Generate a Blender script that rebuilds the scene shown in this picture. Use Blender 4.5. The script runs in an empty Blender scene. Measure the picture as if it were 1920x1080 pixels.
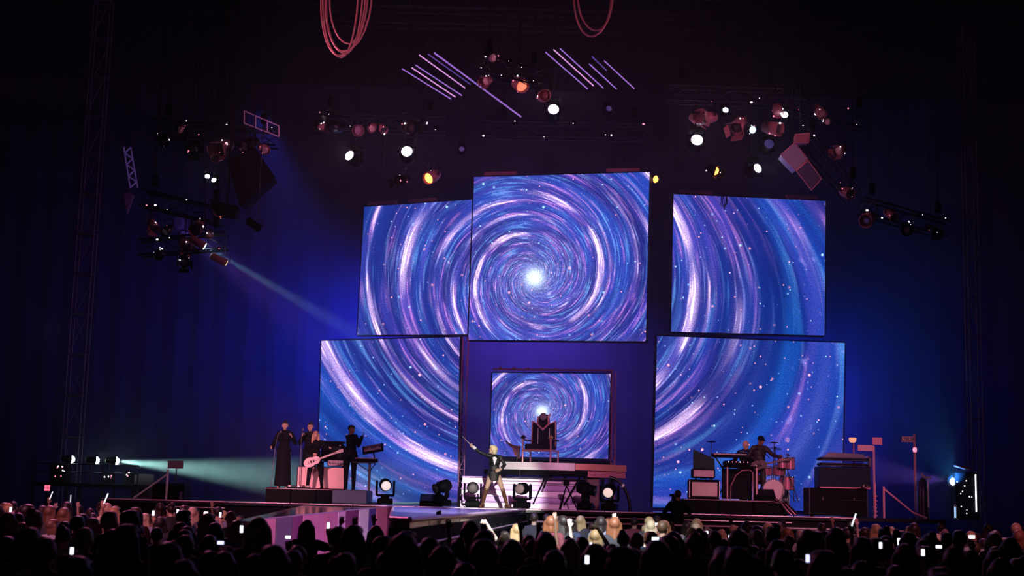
import bpy, math, random
from mathutils import Vector, Matrix, Quaternion
random.seed(7)
C = bpy.context.scene.collection
SC = bpy.context.scene
F_PX = 2640.0; CAMZ = 2.1; PITCH = 0.1496; ROLL = 0.0262
# ------------------------------------------------------------------ camera
_cp, _sp, _cr, _sr = math.cos(PITCH), math.sin(PITCH), math.cos(ROLL), math.sin(ROLL)
FW = Vector((0, _cp, _sp)); R0 = Vector((1, 0, 0)); U0 = Vector((0, -_sp, _cp))
RT = R0*_cr + U0*_sr; UP = R0*(-_sr) + U0*_cr
CAM = Vector((0, 0, CAMZ))
cd = bpy.data.cameras.new('camera'); cam = bpy.data.objects.new('camera', cd); C.objects.link(cam)
cd.sensor_width = 36; cd.lens = F_PX/1920*36; cd.clip_start = 0.05; cd.clip_end = 300
M = Matrix((RT, UP, -FW)).transposed().to_4x4(); M.translation = CAM
cam.matrix_world = M; SC.camera = cam
cd.dof.use_dof = True; cd.dof.focus_distance = 37; cd.dof.aperture_fstop = 2.0
def W(px, py, D):
    d = FW + RT*((px-960)/F_PX) + UP*((540-py)/F_PX)
    return CAM + d*(D/d.y)
def GX(px, D, py=940): return W(px, py, D).x
def ZZ(px, py, D): return W(px, py, D).z
# ------------------------------------------------------------------ exposure, world
SC.view_settings.view_transform = 'Standard'; SC.view_settings.look = 'None'
SC.view_settings.exposure = 0.0; SC.view_settings.gamma = 1.0; SC.view_settings.use_curve_mapping = False
wd = bpy.data.worlds.new('night'); SC.world = wd; wd.use_nodes = True
wd.node_tree.nodes['Background'].inputs[0].default_value = (0.01, 0.015, 0.05, 1)
wd.node_tree.nodes['Background'].inputs[1].default_value = 0.02
SC.cycles.max_bounces = 5; SC.cycles.diffuse_bounces = 2; SC.cycles.glossy_bounces = 3
SC.cycles.volume_bounces = 0; SC.cycles.transparent_max_bounces = 6; SC.cycles.caustics_reflective = False
SC.cycles.caustics_refractive = False; SC.cycles.use_denoising = True; SC.cycles.sample_clamp_indirect = 3
# ------------------------------------------------------------------ stage lights (some added, with no fixture of their own)
def aim(o, target):
    o.rotation_euler = (Vector(target)-o.location).to_track_quat('-Z', 'Y').to_euler()
def spot(name, loc, target, color, watts, deg, blend=0.3, r=0.1):
    l = bpy.data.lights.new(name, 'SPOT'); l.color = color; l.energy = watts; l.spot_size = math.radians(deg)
    l.spot_blend = blend; l.shadow_soft_size = r
    o = bpy.data.objects.new(name, l); C.objects.link(o); o.location = loc; aim(o, target); return o
def area(name, loc, target, color, watts, sx, sy):
    l = bpy.data.lights.new(name, 'AREA'); l.color = color; l.energy = watts; l.shape = 'RECTANGLE'; l.size = sx; l.size_y = sy
    o = bpy.data.objects.new(name, l); C.objects.link(o); o.location = loc; aim(o, target); return o
# added blue area lamps hidden behind the screens, for the glow beside them
area('blue_fill', (-3.6, 43.9, 7.2), (-6.0, 46, 7.0), (0.03, 0.06, 1), 380, 3, 4).data.spread = math.radians(100)
area('blue_fill', (8.2, 43.6, 5.5), (10.0, 46, 5.5), (0.02, 0.08, 1), 240, 3, 4).data.spread = math.radians(100)
spot('violet_flood', (0.5, 43.0, 10.5), (0.8, 46, 3.5), (0.26, 0.11, 1), 4200, 120, 1.0, .4)
spot('blue_haze_beam', (-7.6, 39.4, 13.2), (-4.8, 43, 5.8), (0.06, 0.08, 1), 3600, 40, 1.0, .3)
spot('ramp_fill', (-3.5, 17, 6.5), (-4.3, 32, 1.6), (1, .45, .62), 5200, 20, .8, .2)  # added lamp, brings out the pink of the ramp panels
spot('runway_fill', (-1, 29, 8.5), (-1.2, 30, 1.9), (.42, .25, 1), 2600, 70, .8, .2)  # added lamp that tints the runway violet, no fixture
spot('violet_haze_beam', (-9.5, 38.2, 9.6), (-4.2, 41.5, 5.6), (0.3, 0.12, 1), 8000, 20, 1.0, .2)
# pink front wash over the band, from the front-of-house lighting tower
spot('pink_wash', (-9, 8, 11), (-5.9, 38, 3.0), (1, 0.38, 0.48), 34000, 7.5, 0.9, .3)
spot('pink_wash', (9, 8, 11), (7.2, 38, 3), (1, 0.36, 0.52), 15000, 15, 0.9, .3)
spot('pink_wash', (3, 6, 10), (1.8, 38, 3), (1, 0.42, 0.65), 11000, 8, 0.9, .3)
spot('pink_wash', (-12, 28, 9.5), (3, 38, 12), (1, 0.28, 0.5), 3000, 70, 0.9, .3)
spot('pink_wash', (13, 28, 9.5), (-3, 38, 12), (1, 0.28, 0.5), 2800, 70, 0.9, .3)
# follow spot on the singer and its spill
spot('follow_spot', (3.0, -14, 10), (-0.35, 36, 2.6), (1, 0.97, 0.86), 95000, 3.4, 0.35, .15)
spot('audience_blinder', (1.0, 14, 9.0), (0.3, 24.5, 1.8), (0.85, 0.92, 1), 30000, 32, 1.0, .15)
# coloured light from the front truss over the audience
spot('audience_wash', (-9.5, 33.5, 9), (-7, 26, 1.5), (0.9, 0.2, 0.5), 4200, 70, 1.0, .3)
spot('audience_wash', (9.5, 33.5, 9), (7, 26, 1.5), (0.8, 0.25, 0.55), 1400, 70, 1.0, .3)
spot('audience_wash', (-9, 15, 8), (-6.5, 27, 1.5), (1.0, 0.3, 0.5), 5000, 44, 1.0, .3)
spot('audience_wash', (9, 15, 8), (7, 27, 1.5), (1.0, 0.3, 0.45), 2600, 44, 1.0, .3)
# ------------------------------------------------------------------ materials
MATS = {}
def mat(name, col, rough=0.5, metal=0.0, emit=0.0, ecol=None, noise=0.0, rnd=0.0, spec=0.5, bump=0.0, scale=18.0):
    if name in MATS: return MATS[name]
    m = bpy.data.materials.new(name); m.use_nodes = True; nt = m.node_tree; b = nt.nodes['Principled BSDF']
    b.inputs['Base Color'].default_value = (*col, 1); b.inputs['Roughness'].default_value = rough
    b.inputs['Metallic'].default_value = metal; b.inputs['Specular IOR Level'].default_value = spec
    if emit:
        b.inputs['Emission Color'].default_value = (*(ecol or col), 1); b.inputs['Emission Strength'].default_value = emit
    if noise or bump:
        tc = nt.nodes.new('ShaderNodeTexCoord'); n = nt.nodes.new('ShaderNodeTexNoise')
        n.inputs['Scale'].default_value = scale; n.inputs['Detail'].default_value = 3
        nt.links.new(tc.outputs['Object'], n.inputs['Vector'])
        if noise:
            mr = nt.nodes.new('ShaderNodeMapRange'); mr.inputs['To Min'].default_value = 1-noise; mr.inputs['To Max'].default_value = 1+noise
            nt.links.new(n.outputs['Fac'], mr.inputs['Value'])
            mx = nt.nodes.new('ShaderNodeVectorMath'); mx.operation = 'SCALE'; mx.inputs[0].default_value = col
            nt.links.new(mr.outputs[0], mx.inputs['Scale']); nt.links.new(mx.outputs[0], b.inputs['Base Color'])
        if bump:
            bp = nt.nodes.new('ShaderNodeBump'); bp.inputs['Strength'].default_value = bump; bp.inputs['Distance'].default_value = .01
            nt.links.new(n.outputs['Fac'], bp.inputs['Height']); nt.links.new(bp.outputs[0], b.inputs['Normal'])
    MATS[name] = m; return m
def ramp_mat(name, cols, rough=0.6, scale=30):
    """colour picked per object, as hair and clothes differ from person to person"""
    m = bpy.data.materials.new(name); m.use_nodes = True; nt = m.node_tree; b = nt.nodes['Principled BSDF']
    oi = nt.nodes.new('ShaderNodeObjectInfo'); cr = nt.nodes.new('ShaderNodeValToRGB'); cr.color_ramp.interpolation = 'CONSTANT'
    e = cr.color_ramp.elements
    while len(e) < len(cols): e.new(0.5)
    for i, c in enumerate(cols): e[i].position = i/len(cols); e[i].color = (*c, 1)
    tc = nt.nodes.new('ShaderNodeTexCoord'); n = nt.nodes.new('ShaderNodeTexNoise'); n.inputs['Scale'].default_value = scale
    bp = nt.nodes.new('ShaderNodeBump'); bp.inputs['Strength'].default_value = .5; bp.inputs['Distance'].default_value = .01
    nt.links.new(tc.outputs['Object'], n.inputs['Vector']); nt.links.new(n.outputs['Fac'], bp.inputs['Height'])
    nt.links.new(bp.outputs[0], b.inputs['Normal'])
    nt.links.new(oi.outputs['Random'], cr.inputs['Fac']); nt.links.new(cr.outputs[0], b.inputs['Base Color'])
    b.inputs['Roughness'].default_value = rough; MATS[name] = m; return m
BLACK = mat('black_paint', (.003, .003, .005), .5, noise=.3, spec=.04)
MATTE = mat('matte_black', (.004, .004, .006), .8, spec=.08, noise=.3)
CLOTH = mat('black_cloth', (.006, .006, .009), .9, spec=.15, bump=.4)
METAL = mat('truss_metal', (.3, .28, .32), .3, 1.0, noise=.2)
DMETAL = mat('dark_metal', (.04, .04, .05), .35, .9, noise=.3)
CHROME = mat('chrome', (.8, .8, .82), .15, 1.0)
PINKISH = mat('pale_paint', (.75, .62, .62), .45, noise=.1)
SILVER = mat('silver_trim', (.85, .82, .88), .35, .2, noise=.12)
GRILLE = mat('speaker_cloth', (.75, .62, .55), .8, noise=.25, scale=90, bump=.5)
LAMPW = mat('lit_lamp', (1, .95, 1), .3, emit=14, ecol=(1, .86, 1))
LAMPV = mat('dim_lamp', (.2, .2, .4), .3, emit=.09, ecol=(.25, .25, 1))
LAMPB = mat('blue_white_lamp', (1, 1, 1), .3, emit=22, ecol=(.65, .82, 1))
AMBER = mat('amber_lamp', (1, .5, .2), .4, emit=5, ecol=(1, .27, .05))
AMBERD = mat('dull_amber_lamp', (1, .5, .3), .4, emit=1.0, ecol=(1, .25, .12))
LENS = mat('lens_glass', (.05, .04, .06), .08, spec=1.0)
PALELENS = mat('pale_lens', (.75, .62, .6), .3, noise=.15)
LED_GLINT = mat('glint_or_lamp', (1, 1, 1), .3, emit=3.5, ecol=(1, .9, 1))  # glow for painted glints on the rig, also for real small lamps
LEDP_GLINT = mat('pink_glint_or_lamp', (1, .3, .4), .3, emit=1.6, ecol=(1, .25, .4))
# ------------------------------------------------------------------ mesh builder
class MB:
    def __init__(s): s.v = []; s.f = []; s.sm = []
    def add(s, vs, fs, smooth=False):
        o = len(s.v); s.v += [tuple(v) for v in vs]; s.f += [tuple(i+o for i in f) for f in fs]; s.sm += [smooth]*len(fs); return s
    def box(s, c, size, bev=0.0, R=None):
        hx, hy, hz = [a/2 for a in size]; c = Vector(c); b = min(bev, hx*.9, hy*.9, hz*.9)
        if b <= 0:
            vs = [Vector((x, y, z)) for x in (-hx, hx) for y in (-hy, hy) for z in (-hz, hz)]
            fs = [(0, 1, 3, 2), (4, 6, 7, 5), (0, 4, 5, 1), (2, 3, 7, 6), (0, 2, 6, 4), (1, 5, 7, 3)]
        else:
            vs = []; idx = {}
            for sx in (-1, 1):
                for sy in (-1, 1):
                    for sz in (-1, 1):
                        for ax in range(3):
                            p = [sx*(hx-b), sy*(hy-b), sz*(hz-b)]; p[ax] = (sx*hx, sy*hy, sz*hz)[ax]
                            idx[(sx, sy, sz, ax)] = len(vs); vs.append(Vector(p))
            fs = []
            for ax in range(3):
                o1, o2 = [a for a in range(3) if a != ax]
                for sg in (-1, 1):
                    q = []
                    for a, d in ((-1, -1), (1, -1), (1, 1), (-1, 1)):
                        k = [0, 0, 0]; k[ax] = sg; k[o1] = a; k[o2] = d; q.append(idx[(*k, ax)])
                    if (sg < 0) ^ (ax == 1): q = q[::-1]
                    fs.append(tuple(q))
            for ax in range(3):      # edge chamfers (edges parallel to ax)
                o1, o2 = [a for a in range(3) if a != ax]
                for a in (-1, 1):
                    for d in (-1, 1):
                        k0 = [0]*3; k1 = [0]*3; k0[ax] = -1; k1[ax] = 1; k0[o1] = k1[o1] = a; k0[o2] = k1[o2] = d
                        q = [idx[(*k0, o1)], idx[(*k1, o1)], idx[(*k1, o2)], idx[(*k0, o2)]]
                        n = (vs[q[1]]-vs[q[0]]).cross(vs[q[2]]-vs[q[1]]); m = sum((vs[i] for i in q), Vector())
                        fs.append(tuple(q if n.dot(m) > 0 else q[::-1]))
            for sx in (-1, 1):
                for sy in (-1, 1):
                    for sz in (-1, 1):
                        q = [idx[(sx, sy, sz, a)] for a in range(3)]
                        fs.append(tuple(q if sx*sy*sz > 0 else q[::-1]))
        if R is not None: vs = [R @ v for v in vs]
        return s.add([v+c for v in vs], fs)
    def cyl(s, p0, p1, r0, r1=None, n=10, cap=True, smooth=True):
        r1 = r0 if r1 is None else r1; p0 = Vector(p0); p1 = Vector(p1); d = (p1-p0)
        if d.length < 1e-6: return s
        d.normalize(); a = d.orthogonal().normalized(); b = d.cross(a)
        vs = []; 
        for p, r in ((p0, r0), (p1, r1)):
            vs += [p + a*(r*math.cos(2*math.pi*i/n)) + b*(r*math.sin(2*math.pi*i/n)) for i in range(n)]
        fs = [(i, (i+1) % n, n+(i+1) % n, n+i) for i in range(n)]
        s.add(vs, fs, smooth)
        if cap: s.add(vs, [tuple(range(n))[::-1], tuple(range(n, 2*n))])
        return s
    def lathe(s, prof, p0=(0, 0, 0), d=(0, 0, 1), n=20, smooth=True):
        """prof: (distance along axis, radius)"""
        p0 = Vector(p0); d = Vector(d).normalized(); a = d.orthogonal().normalized(); b = d.cross(a); vs = []; fs = []
        for h, r in prof:
            vs += [p0+d*h+a*(r*math.cos(2*math.pi*i/n))+b*(r*math.sin(2*math.pi*i/n)) for i in range(n)]
        for k in range(len(prof)-1):
            fs += [(k*n+i, k*n+(i+1) % n, (k+1)*n+(i+1) % n, (k+1)*n+i) for i in range(n)]
        s.add(vs, fs, smooth)
        s.add(vs[:n], [tuple(range(n))[::-1]]); s.add(vs[-n:], [tuple(range(n))]); return s
    def ell(s, c, r, R=None, n=12, m=8):
        c = Vector(c); vs = [Vector((0, 0, -r[2]))]
        for j in range(1, m):
            t = math.pi*j/m
            vs += [Vector((r[0]*math.sin(t)*math.cos(2*math.pi*i/n), r[1]*math.sin(t)*math.sin(2*math.pi*i/n), -r[2]*math.cos(t))) for i in range(n)]
        vs.append(Vector((0, 0, r[2]))); fs = [(0, 1+(i+1) % n, 1+i) for i in range(n)]
        for j in range(m-2):
            o = 1+j*n; fs += [(o+i, o+(i+1) % n, o+n+(i+1) % n, o+n+i) for i in range(n)]
        o = 1+(m-2)*n; fs += [(o+i, o+(i+1) % n, len(vs)-1) for i in range(n)]
        if R is not None: vs = [R @ v for v in vs]
        return s.add([v+c for v in vs], fs, True)
    def tube(s, pts, r, n=6, closed=False):
        pts = [Vector(p) for p in pts]; vs = []; fs = []; N = len(pts); a = None
        for i, p in enumerate(pts):
            t = (pts[(i+1) % N]-pts[i-1]) if closed else (pts[min(i+1, N-1)]-pts[max(i-1, 0)])
            t.normalize()
            if a is None: a = t.orthogonal().normalized()
            a = (a - t*a.dot(t)).normalized(); b = t.cross(a)
            vs += [p+a*(r*math.cos(2*math.pi*k/n))+b*(r*math.sin(2*math.pi*k/n)) for k in range(n)]
        for i in range(N if closed else N-1):
            o = i*n; q = ((i+1) % N)*n
            fs += [(o+k, o+(k+1) % n, q+(k+1) % n, q+k) for k in range(n)]
        s.add(vs, fs, True)
        if not closed: s.add(vs[:n], [tuple(range(n))[::-1]]); s.add(vs[-n:], [tuple(range(n))])
        return s
    def prism(s, pts, y0, y1):
        """outline in x,z extruded from y0 to y1 (outline counter-clockwise seen from -y)"""
        n = len(pts); vs = [(x, y0, z) for x, z in pts]+[(x, y1, z) for x, z in pts]
        s.add(vs, [tuple(range(n)), tuple(range(n, 2*n))[::-1]]+[(i, n+i, n+(i+1) % n, (i+1) % n) for i in range(n)]); return s
    def mesh(s, name, m):
        me = bpy.data.meshes.new(name); me.from_pydata(s.v, [], s.f); me.polygons.foreach_set('use_smooth', s.sm)
        me.materials.append(m); me.update(); return me
def obj(name, src, m=None, parent=None, loc=None, rot=None, label=None):
    me = src if isinstance(src, bpy.types.Mesh) else src.mesh(name, m)
    o = bpy.data.objects.new(name, me); C.objects.link(o)
    if parent: o.parent = parent
    if loc is not None: o.location = loc
    if rot is not None: o.rotation_euler = rot
    if label: o['label'] = label
    return o
def tag(o, label, cat, group=None, kind=None):
    o['label'] = label; o['category'] = cat
    if group: o['group'] = group
    if kind: o['kind'] = kind
    return o
def thing(name, label, cat, loc=(0, 0, 0), rz=0.0, group=None):
    o = bpy.data.objects.new(name, None); C.objects.link(o); o.location = loc; o.rotation_euler = (0, 0, rz)
    o.empty_display_size = .1
    return tag(o, label, cat, group)
def struct(name, src, m=None):
    o = obj(name, src, m); o['kind'] = 'structure'; return o
_UC = {}
def rod(name, p0, p1, r, m, parent, n=8):
    """a straight bar; all bars of a material share one unit mesh"""
    k = (m.name, n)
    if k not in _UC: _UC[k] = MB().cyl((0, 0, 0), (0, 0, 1), 1, 1, n).mesh('bar', m)
    o = bpy.data.objects.new(name, _UC[k]); C.objects.link(o); o.parent = parent
    p0 = Vector(p0); p1 = Vector(p1); d = p1-p0
    o.location = p0; o.rotation_mode = 'QUATERNION'; o.rotation_quaternion = d.to_track_quat('Z', 'Y'); o.scale = (r, r, d.length)
    return o
# ------------------------------------------------------------------ the video picture, as nodes over each screen's own UVs
class S:
    nt = None
    def __init__(s, k): s.k = k
    @staticmethod
    def op(o, *a):
        n = S.nt.nodes.new('ShaderNodeMath'); n.operation = o
        for i, x in enumerate(a):
            if isinstance(x, S): S.nt.links.new(x.k, n.inputs[i])
            else: n.inputs[i].default_value = x
        return S(n.outputs[0])
    def __add__(s, o): return S.op('ADD', s, o)
    __radd__ = __add__
    def __sub__(s, o): return S.op('SUBTRACT', s, o)
    def __rsub__(s, o): return S.op('SUBTRACT', o, s)
    def __mul__(s, o): return S.op('MULTIPLY', s, o)
    __rmul__ = __mul__
    def __truediv__(s, o): return S.op('DIVIDE', s, o)
    def pw(s, e): return S.op('POWER', S.op('MAXIMUM', s, 0.0), e)
    def clamp(s): return S.op('MINIMUM', S.op('MAXIMUM', s, 0.0), 1.0)
    def step(s, a, b):
        n = S.nt.nodes.new('ShaderNodeMapRange'); n.interpolation_type = 'SMOOTHSTEP'
        S.nt.links.new(s.k, n.inputs['Value']); n.inputs['From Min'].default_value = a; n.inputs['From Max'].default_value = b
        return S(n.outputs[0])
def gauss(x, c, w):
    d = (x-c)/w
    return S.op('EXPONENT', S.op('MULTIPLY', d*d, -1.0))
def noise2(x, y, z=0.0, detail=2.0, rough=.6):
    nt = S.nt; c = nt.nodes.new('ShaderNodeCombineXYZ'); n = nt.nodes.new('ShaderNodeTexNoise')
    for i, q in enumerate((x, y, z)):
        if isinstance(q, S): nt.links.new(q.k, c.inputs[i])
        else: c.inputs[i].default_value = q
    nt.links.new(c.outputs[0], n.inputs['Vector']); n.inputs['Scale'].default_value = 1; n.inputs['Detail'].default_value = detail
    n.inputs['Roughness'].default_value = rough
    return S(n.outputs['Fac'])
def cmix(f, a, b, mode='MIX'):
    nt = S.nt; n = nt.nodes.new('ShaderNodeMix'); n.data_type = 'RGBA'; n.blend_type = mode; n.clamp_result = False
    if isinstance(f, S): nt.links.new(f.k, n.inputs[0])
    else: n.inputs[0].default_value = f
    for i, q in ((6, a), (7, b)):
        if isinstance(q, tuple): n.inputs[i].default_value = (*q, 1)
        else: nt.links.new(q, n.inputs[i])
    return n.outputs[2]
def vortex_material(name, arms_r, arms_l, strength=1.0, inner=1.0):
    m = bpy.data.materials.new(name); m.use_nodes = True; nt = m.node_tree; S.nt = nt
    nt.nodes.remove(nt.nodes['Principled BSDF'])
    uv = nt.nodes.new('ShaderNodeTexCoord'); sep = nt.nodes.new('ShaderNodeSeparateXYZ'); nt.links.new(uv.outputs['UV'], sep.inputs[0])
    x = S(sep.outputs[0]); y = S(sep.outputs[1])            # y grows upwards, unit = 1/6.6 of the tall screen
    r = S.op('MAXIMUM', S.op('SQRT', x*x+y*y), .01); L = S.op('LOGARITHM', r, math.e)
    cosw = x/r
    tr = S.op('ARCTAN2', y*-1.0, x)                          # clockwise from the right
    tl = S.op('ARCTAN2', y, x*-1.0)                          # clockwise from the left
    cq = ((L-1.0)*2.0).clamp()*.28; ist = ((L+2.0)/2.0).clamp()
    ist = (1.0-ist)*.42
    BR = S.op('MAXIMUM', (L-1.0)*.45, -.17)-ist; BL = S.op('MAXIMUM', (L-1.0)*.30, -.17)-ist
    sR = L-BR*tr+cq*tr*tr; sL = L-BL*tl
    wr = cosw.step(-.55, .55)
    def both(fn): return fn(sR, tr, 0.0)*wr + fn(sL, tl, 5.0)*(1.0-wr)
    big = both(lambda s, t, z: noise2(s*3.4, t*.5, z, 2))
    band = both(lambda s, t, z: noise2(s*9, t*.8, z+11, 2))
    med = both(lambda s, t, z: noise2(s*17, t*1.5, z+21, 2, .6))
    fine = both(lambda s, t, z: noise2(s*42, t*2.0, z+31, 2, .7))
    hue = both(lambda s, t, z: noise2(s*12, t*1.3, z+41, 1))
    far = r.step(3.2, 6.0)
    def arms(lst): 
        def g(s):
            tot = None
            for c, w, a in lst:
                q = gauss(s, c, w)*a; tot = q if tot is None else tot+q
            return tot
        return g
    mod = both(lambda s, t, z: noise2(t*1.6, s*2.5, z+51, 1)).step(.34, .62)
    arm = (arms(arms_r)(sR)*wr + arms(arms_l)(sL)*(1.0-wr))*(mod*.85+.15)
    fmix = fine*(1.0-far*.75) + med*(far*.75)
    streak = fmix.step(.50, .68)
    mstr = med.step(.52, .70)
    bnd = band.step(.50, .72)
    inn = S.op('EXPONENT', r*-.55)
    # deep blue ground that shifts towards violet and towards cyan
    col = cmix(big.step(.35, .65), (.004, .022, .20), (.014, .085, .46))
    col = cmix(hue.step(.5, .75)*.55, col, (.12, .10, .62))
    col = cmix(hue.step(.55, .3)*far*.6, col, (.01, .22, .7))
    v = (bnd*.24 + inn*.28*inner)
    col = cmix(v.clamp(), col, (.30, .20, .85))
    # fine threads
    thread = cmix(hue.step(.44, .62), (.20, .50, 1.0), (.85, .38, .90))
    col = cmix((streak*(.24+bnd*.42+inn*.85+arm*.5)*(1.0-far*.35)).clamp(), col, thread)
    col = cmix((mstr*(.12+bnd*.42+inn*.2+far*.28)).clamp(), col, thread)
    col = cmix((arm*(.18+streak*.65+mstr*.45)).clamp(), col, (.70, .36, .95))
    col = cmix(((arm-.45)*(.35+streak*1.7+mstr*.9)).clamp(), col, (1.5, 1.15, 1.5))
    dark = both(lambda s, t, z: noise2(s*5.0, t*.5, z+71, 1)).step(.50, .36)*(1.0-arm.clamp())*(1.0-inn*inner)
    col = cmix(dark*.7, col, (.004, .025, .22))
    # stars, small near the centre and larger outside
    for sc, rad, thr, amt in ((9.0, .15, .35, 1.0), (4.4, .13, .45, 1.0), (1.9, .10, .45, None)):
        vo = nt.nodes.new('ShaderNodeTexVoronoi'); vo.inputs['Scale'].default_value = sc; nt.links.new(uv.outputs['UV'], vo.inputs['Vector'])
        sp = nt.nodes.new('ShaderNodeSeparateColor'); nt.links.new(vo.outputs['Color'], sp.inputs[0])
        on = S(sp.outputs[0]).step(thr, thr+.05); dist = S(vo.outputs['Distance'])
        dot = S.op('SUBTRACT', 1.0, dist/rad).clamp().pw(.6)*on*S(sp.outputs[1])*1.6
        if amt is None: dot = dot*far
        sc_col = cmix(S(sp.outputs[2]).step(.45, .6), (.55, .9, 1.3), (1.3, .6, .75))
        col = cmix(dot.clamp(), col, sc_col)
    soft = both(lambda s, t, z: noise2(s*17, t*11, z+91, 1)).step(.66, .78)*r.step(4.3, 5.6)
    col = cmix((soft*.8).clamp(), col, (.50, .48, 1.1))
    core = S.op('EXPONENT', r*r*-45.0)*1.1 + S.op('EXPONENT', r*-3.2)*(.12+streak*.7)
    col = cmix((core*inner).clamp(), col, (.95, 1.15, 1.35))
    spk = noise2(x*45.0, y*45.0, 3.0, 1.0).step(.25, .75)*.8+.62
    gm = nt.nodes.new('ShaderNodeGamma'); gm.inputs['Gamma'].default_value = 1.22; nt.links.new(col, gm.inputs['Color']); col = gm.outputs[0]
    em = nt.nodes.new('ShaderNodeEmission'); nt.links.new(col, em.inputs['Color']); nt.links.new((spk*strength).k, em.inputs['Strength'])
    nt.links.new(em.outputs[0], nt.nodes['Material Output'].inputs['Surface']); m.cycles.emission_sampling = 'FRONT_BACK'
    return m
ARM_R = [(1.335, .028, 1.7), (1.09, .036, 1.5), (1.175, .012, .9), (1.41, .012, .7), (.20, .05, 1.3), (.33, .02, .8), (.64, .025, .9), (.80, .03, .8), (1.66, .02, .5), (1.78, .03, .5), (-.12, .06, .7), (-.5, .08, .5)]
ARM_L = [(.90, .035, 1.4), (1.145, .018, 1.2), (1.455, .03, 1.7), (1.50, .012, .8), (1.56, .02, .6), (.63, .03, .9), (.42, .035, 1.0), (.10, .05, 1.3), (-.13, .05, .7), (-.45, .08, .5)]
VORTEX = vortex_material('vortex_video', ARM_R, ARM_L, 1.25)
VORTEX_S = vortex_material('small_vortex_video', [(.2, .06, 1.0), (.75, .05, 1.1), (-.3, .06, .6), (.98, .03, .7)],
                           [(.12, .06, 1.0), (.55, .05, .9), (.9, .05, .8), (-.25, .06, .6)], 1.2)
def screen(label, corners, DL, DR, m, cx, cy, unit, px_sub=8, thick=.22, drop=None):
    """corners in the photograph TL,TR,BR,BL; the screen is an upright slab whose left side stands DL away and right side DR"""
    TL, TR, BR, BL = [W(p[0], p[1], D) for p, D in zip(corners, (DL, DR, DR, DL))]
    nrm = Vector(((BR-BL).y, -(BR-BL).x, 0)).normalized()
    if nrm.y > 0: nrm = -nrm
    base = (BL+BR)/2; base = Vector((base.x, base.y, min(BL.z, BR.z)))
    t = thing('led_screen', label, 'screen', base)
    me = bpy.data.meshes.new('video_panel'); n = px_sub; vs = []; uvs = []
    for j in range(n+1):
        for i in range(n+1):
            a, b = i/n, j/n
            p = (TL*(1-a)+TR*a)*(1-b)+(BL*(1-a)+BR*a)*b; vs.append(tuple(p-base))
            q = [(corners[0][k]*(1-a)+corners[1][k]*a)*(1-b)+(corners[3][k]*(1-a)+corners[2][k]*a)*b for k in (0, 1)]
            uvs.append(((q[0]-cx)/unit, -(q[1]-cy)/unit))
    fs = [(j*(n+1)+i, (j+1)*(n+1)+i, (j+1)*(n+1)+i+1, j*(n+1)+i+1) for j in range(n) for i in range(n)]
    me.from_pydata(vs, [], fs); ul = me.uv_layers.new(name='UVMap')
    for l in me.loops: ul.data[l.index].uv = uvs[l.vertex_index]
    me.materials.append(m); obj('video_panel', me, parent=t)
    back = -nrm*thick; f = MB(); c = [q-base for q in (TL, TR, BR, BL)]
    for k in range(4):
        a, b = c[k], c[(k+1) % 4]; d = (b-a).normalized(); out = d.cross(nrm).normalized()
        mid = (c[0]+c[1]+c[2]+c[3])/4
        if out.dot((a+b)/2-mid) < 0: out = -out
        e = .035; a2 = a-d*e*0; b2 = b+d*e*0
        v = [a2+nrm*.01, b2+nrm*.01, b2+out*e+nrm*.01, a2+out*e+nrm*.01, a2+back, b2+back, b2+out*e+back, a2+out*e+back]
        f.add(v, [(0, 1, 2, 3), (7, 6, 5, 4), (0, 4, 5, 1), (1, 5, 6, 2), (2, 6, 7, 3), (3, 7, 4, 0)])
    obj('bezel', f, BLACK, t)
    g = MB(); g.add([q-nrm*.02 for q in c]+[q+back for q in c], [(0, 1, 2, 3), (7, 6, 5, 4), (0, 4, 5, 1), (1, 5, 6, 2), (2, 6, 7, 3), (3, 7, 4, 0)])
    obj('cabinet', g, MATTE, t)
    if base.z < 2.6:
        for f in (.1, .5, .9):
            q = BL.lerp(BR, f)-base-nrm*.1; hgt = base.z+q.z-SZ; obj('foot', MB().box((q.x, q.y, SZ-base.z+max(hgt, .04)/2), (.2, .2, max(hgt, .04))), BLACK, t)
    return t, base, (TL, TR, BR, BL), nrm
# ------------------------------------------------------------------ setting
SZ = 1.9                                   # stage deck height
def gz(y): return max(0.0, .05*(1-y/33.0)) # the ground falls gently towards the stage
g = MB(); g.add([(-40, -12, gz(-12)), (40, -12, gz(-12)), (40, 33, 0), (-40, 33, 0), (40, 60, 0), (-40, 60, 0)], [(0, 1, 2, 3), (3, 2, 4, 5)])
struct('floor', g, mat('asphalt', (.03, .03, .035), .9, noise=.4, scale=3))
g = MB(); nx = 420; pts = []
for i in range(nx+1):
    xx = -20+40*i/nx; yy = 46 + .012*math.sin(xx*7.5+.7*math.sin(xx*1.3)) + .005*math.sin(xx*19)
    pts.append((xx, yy))
vs = [(a, b, z) for z in (0, 15.8) for a, b in pts]
g.add(vs, [(i, i+1, nx+2+i, nx+1+i) for i in range(nx)], True)
struct('wall_back', g, mat('back_cloth', (.022, .03, .085), .95, spec=.1, noise=.25, scale=1.2))
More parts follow.
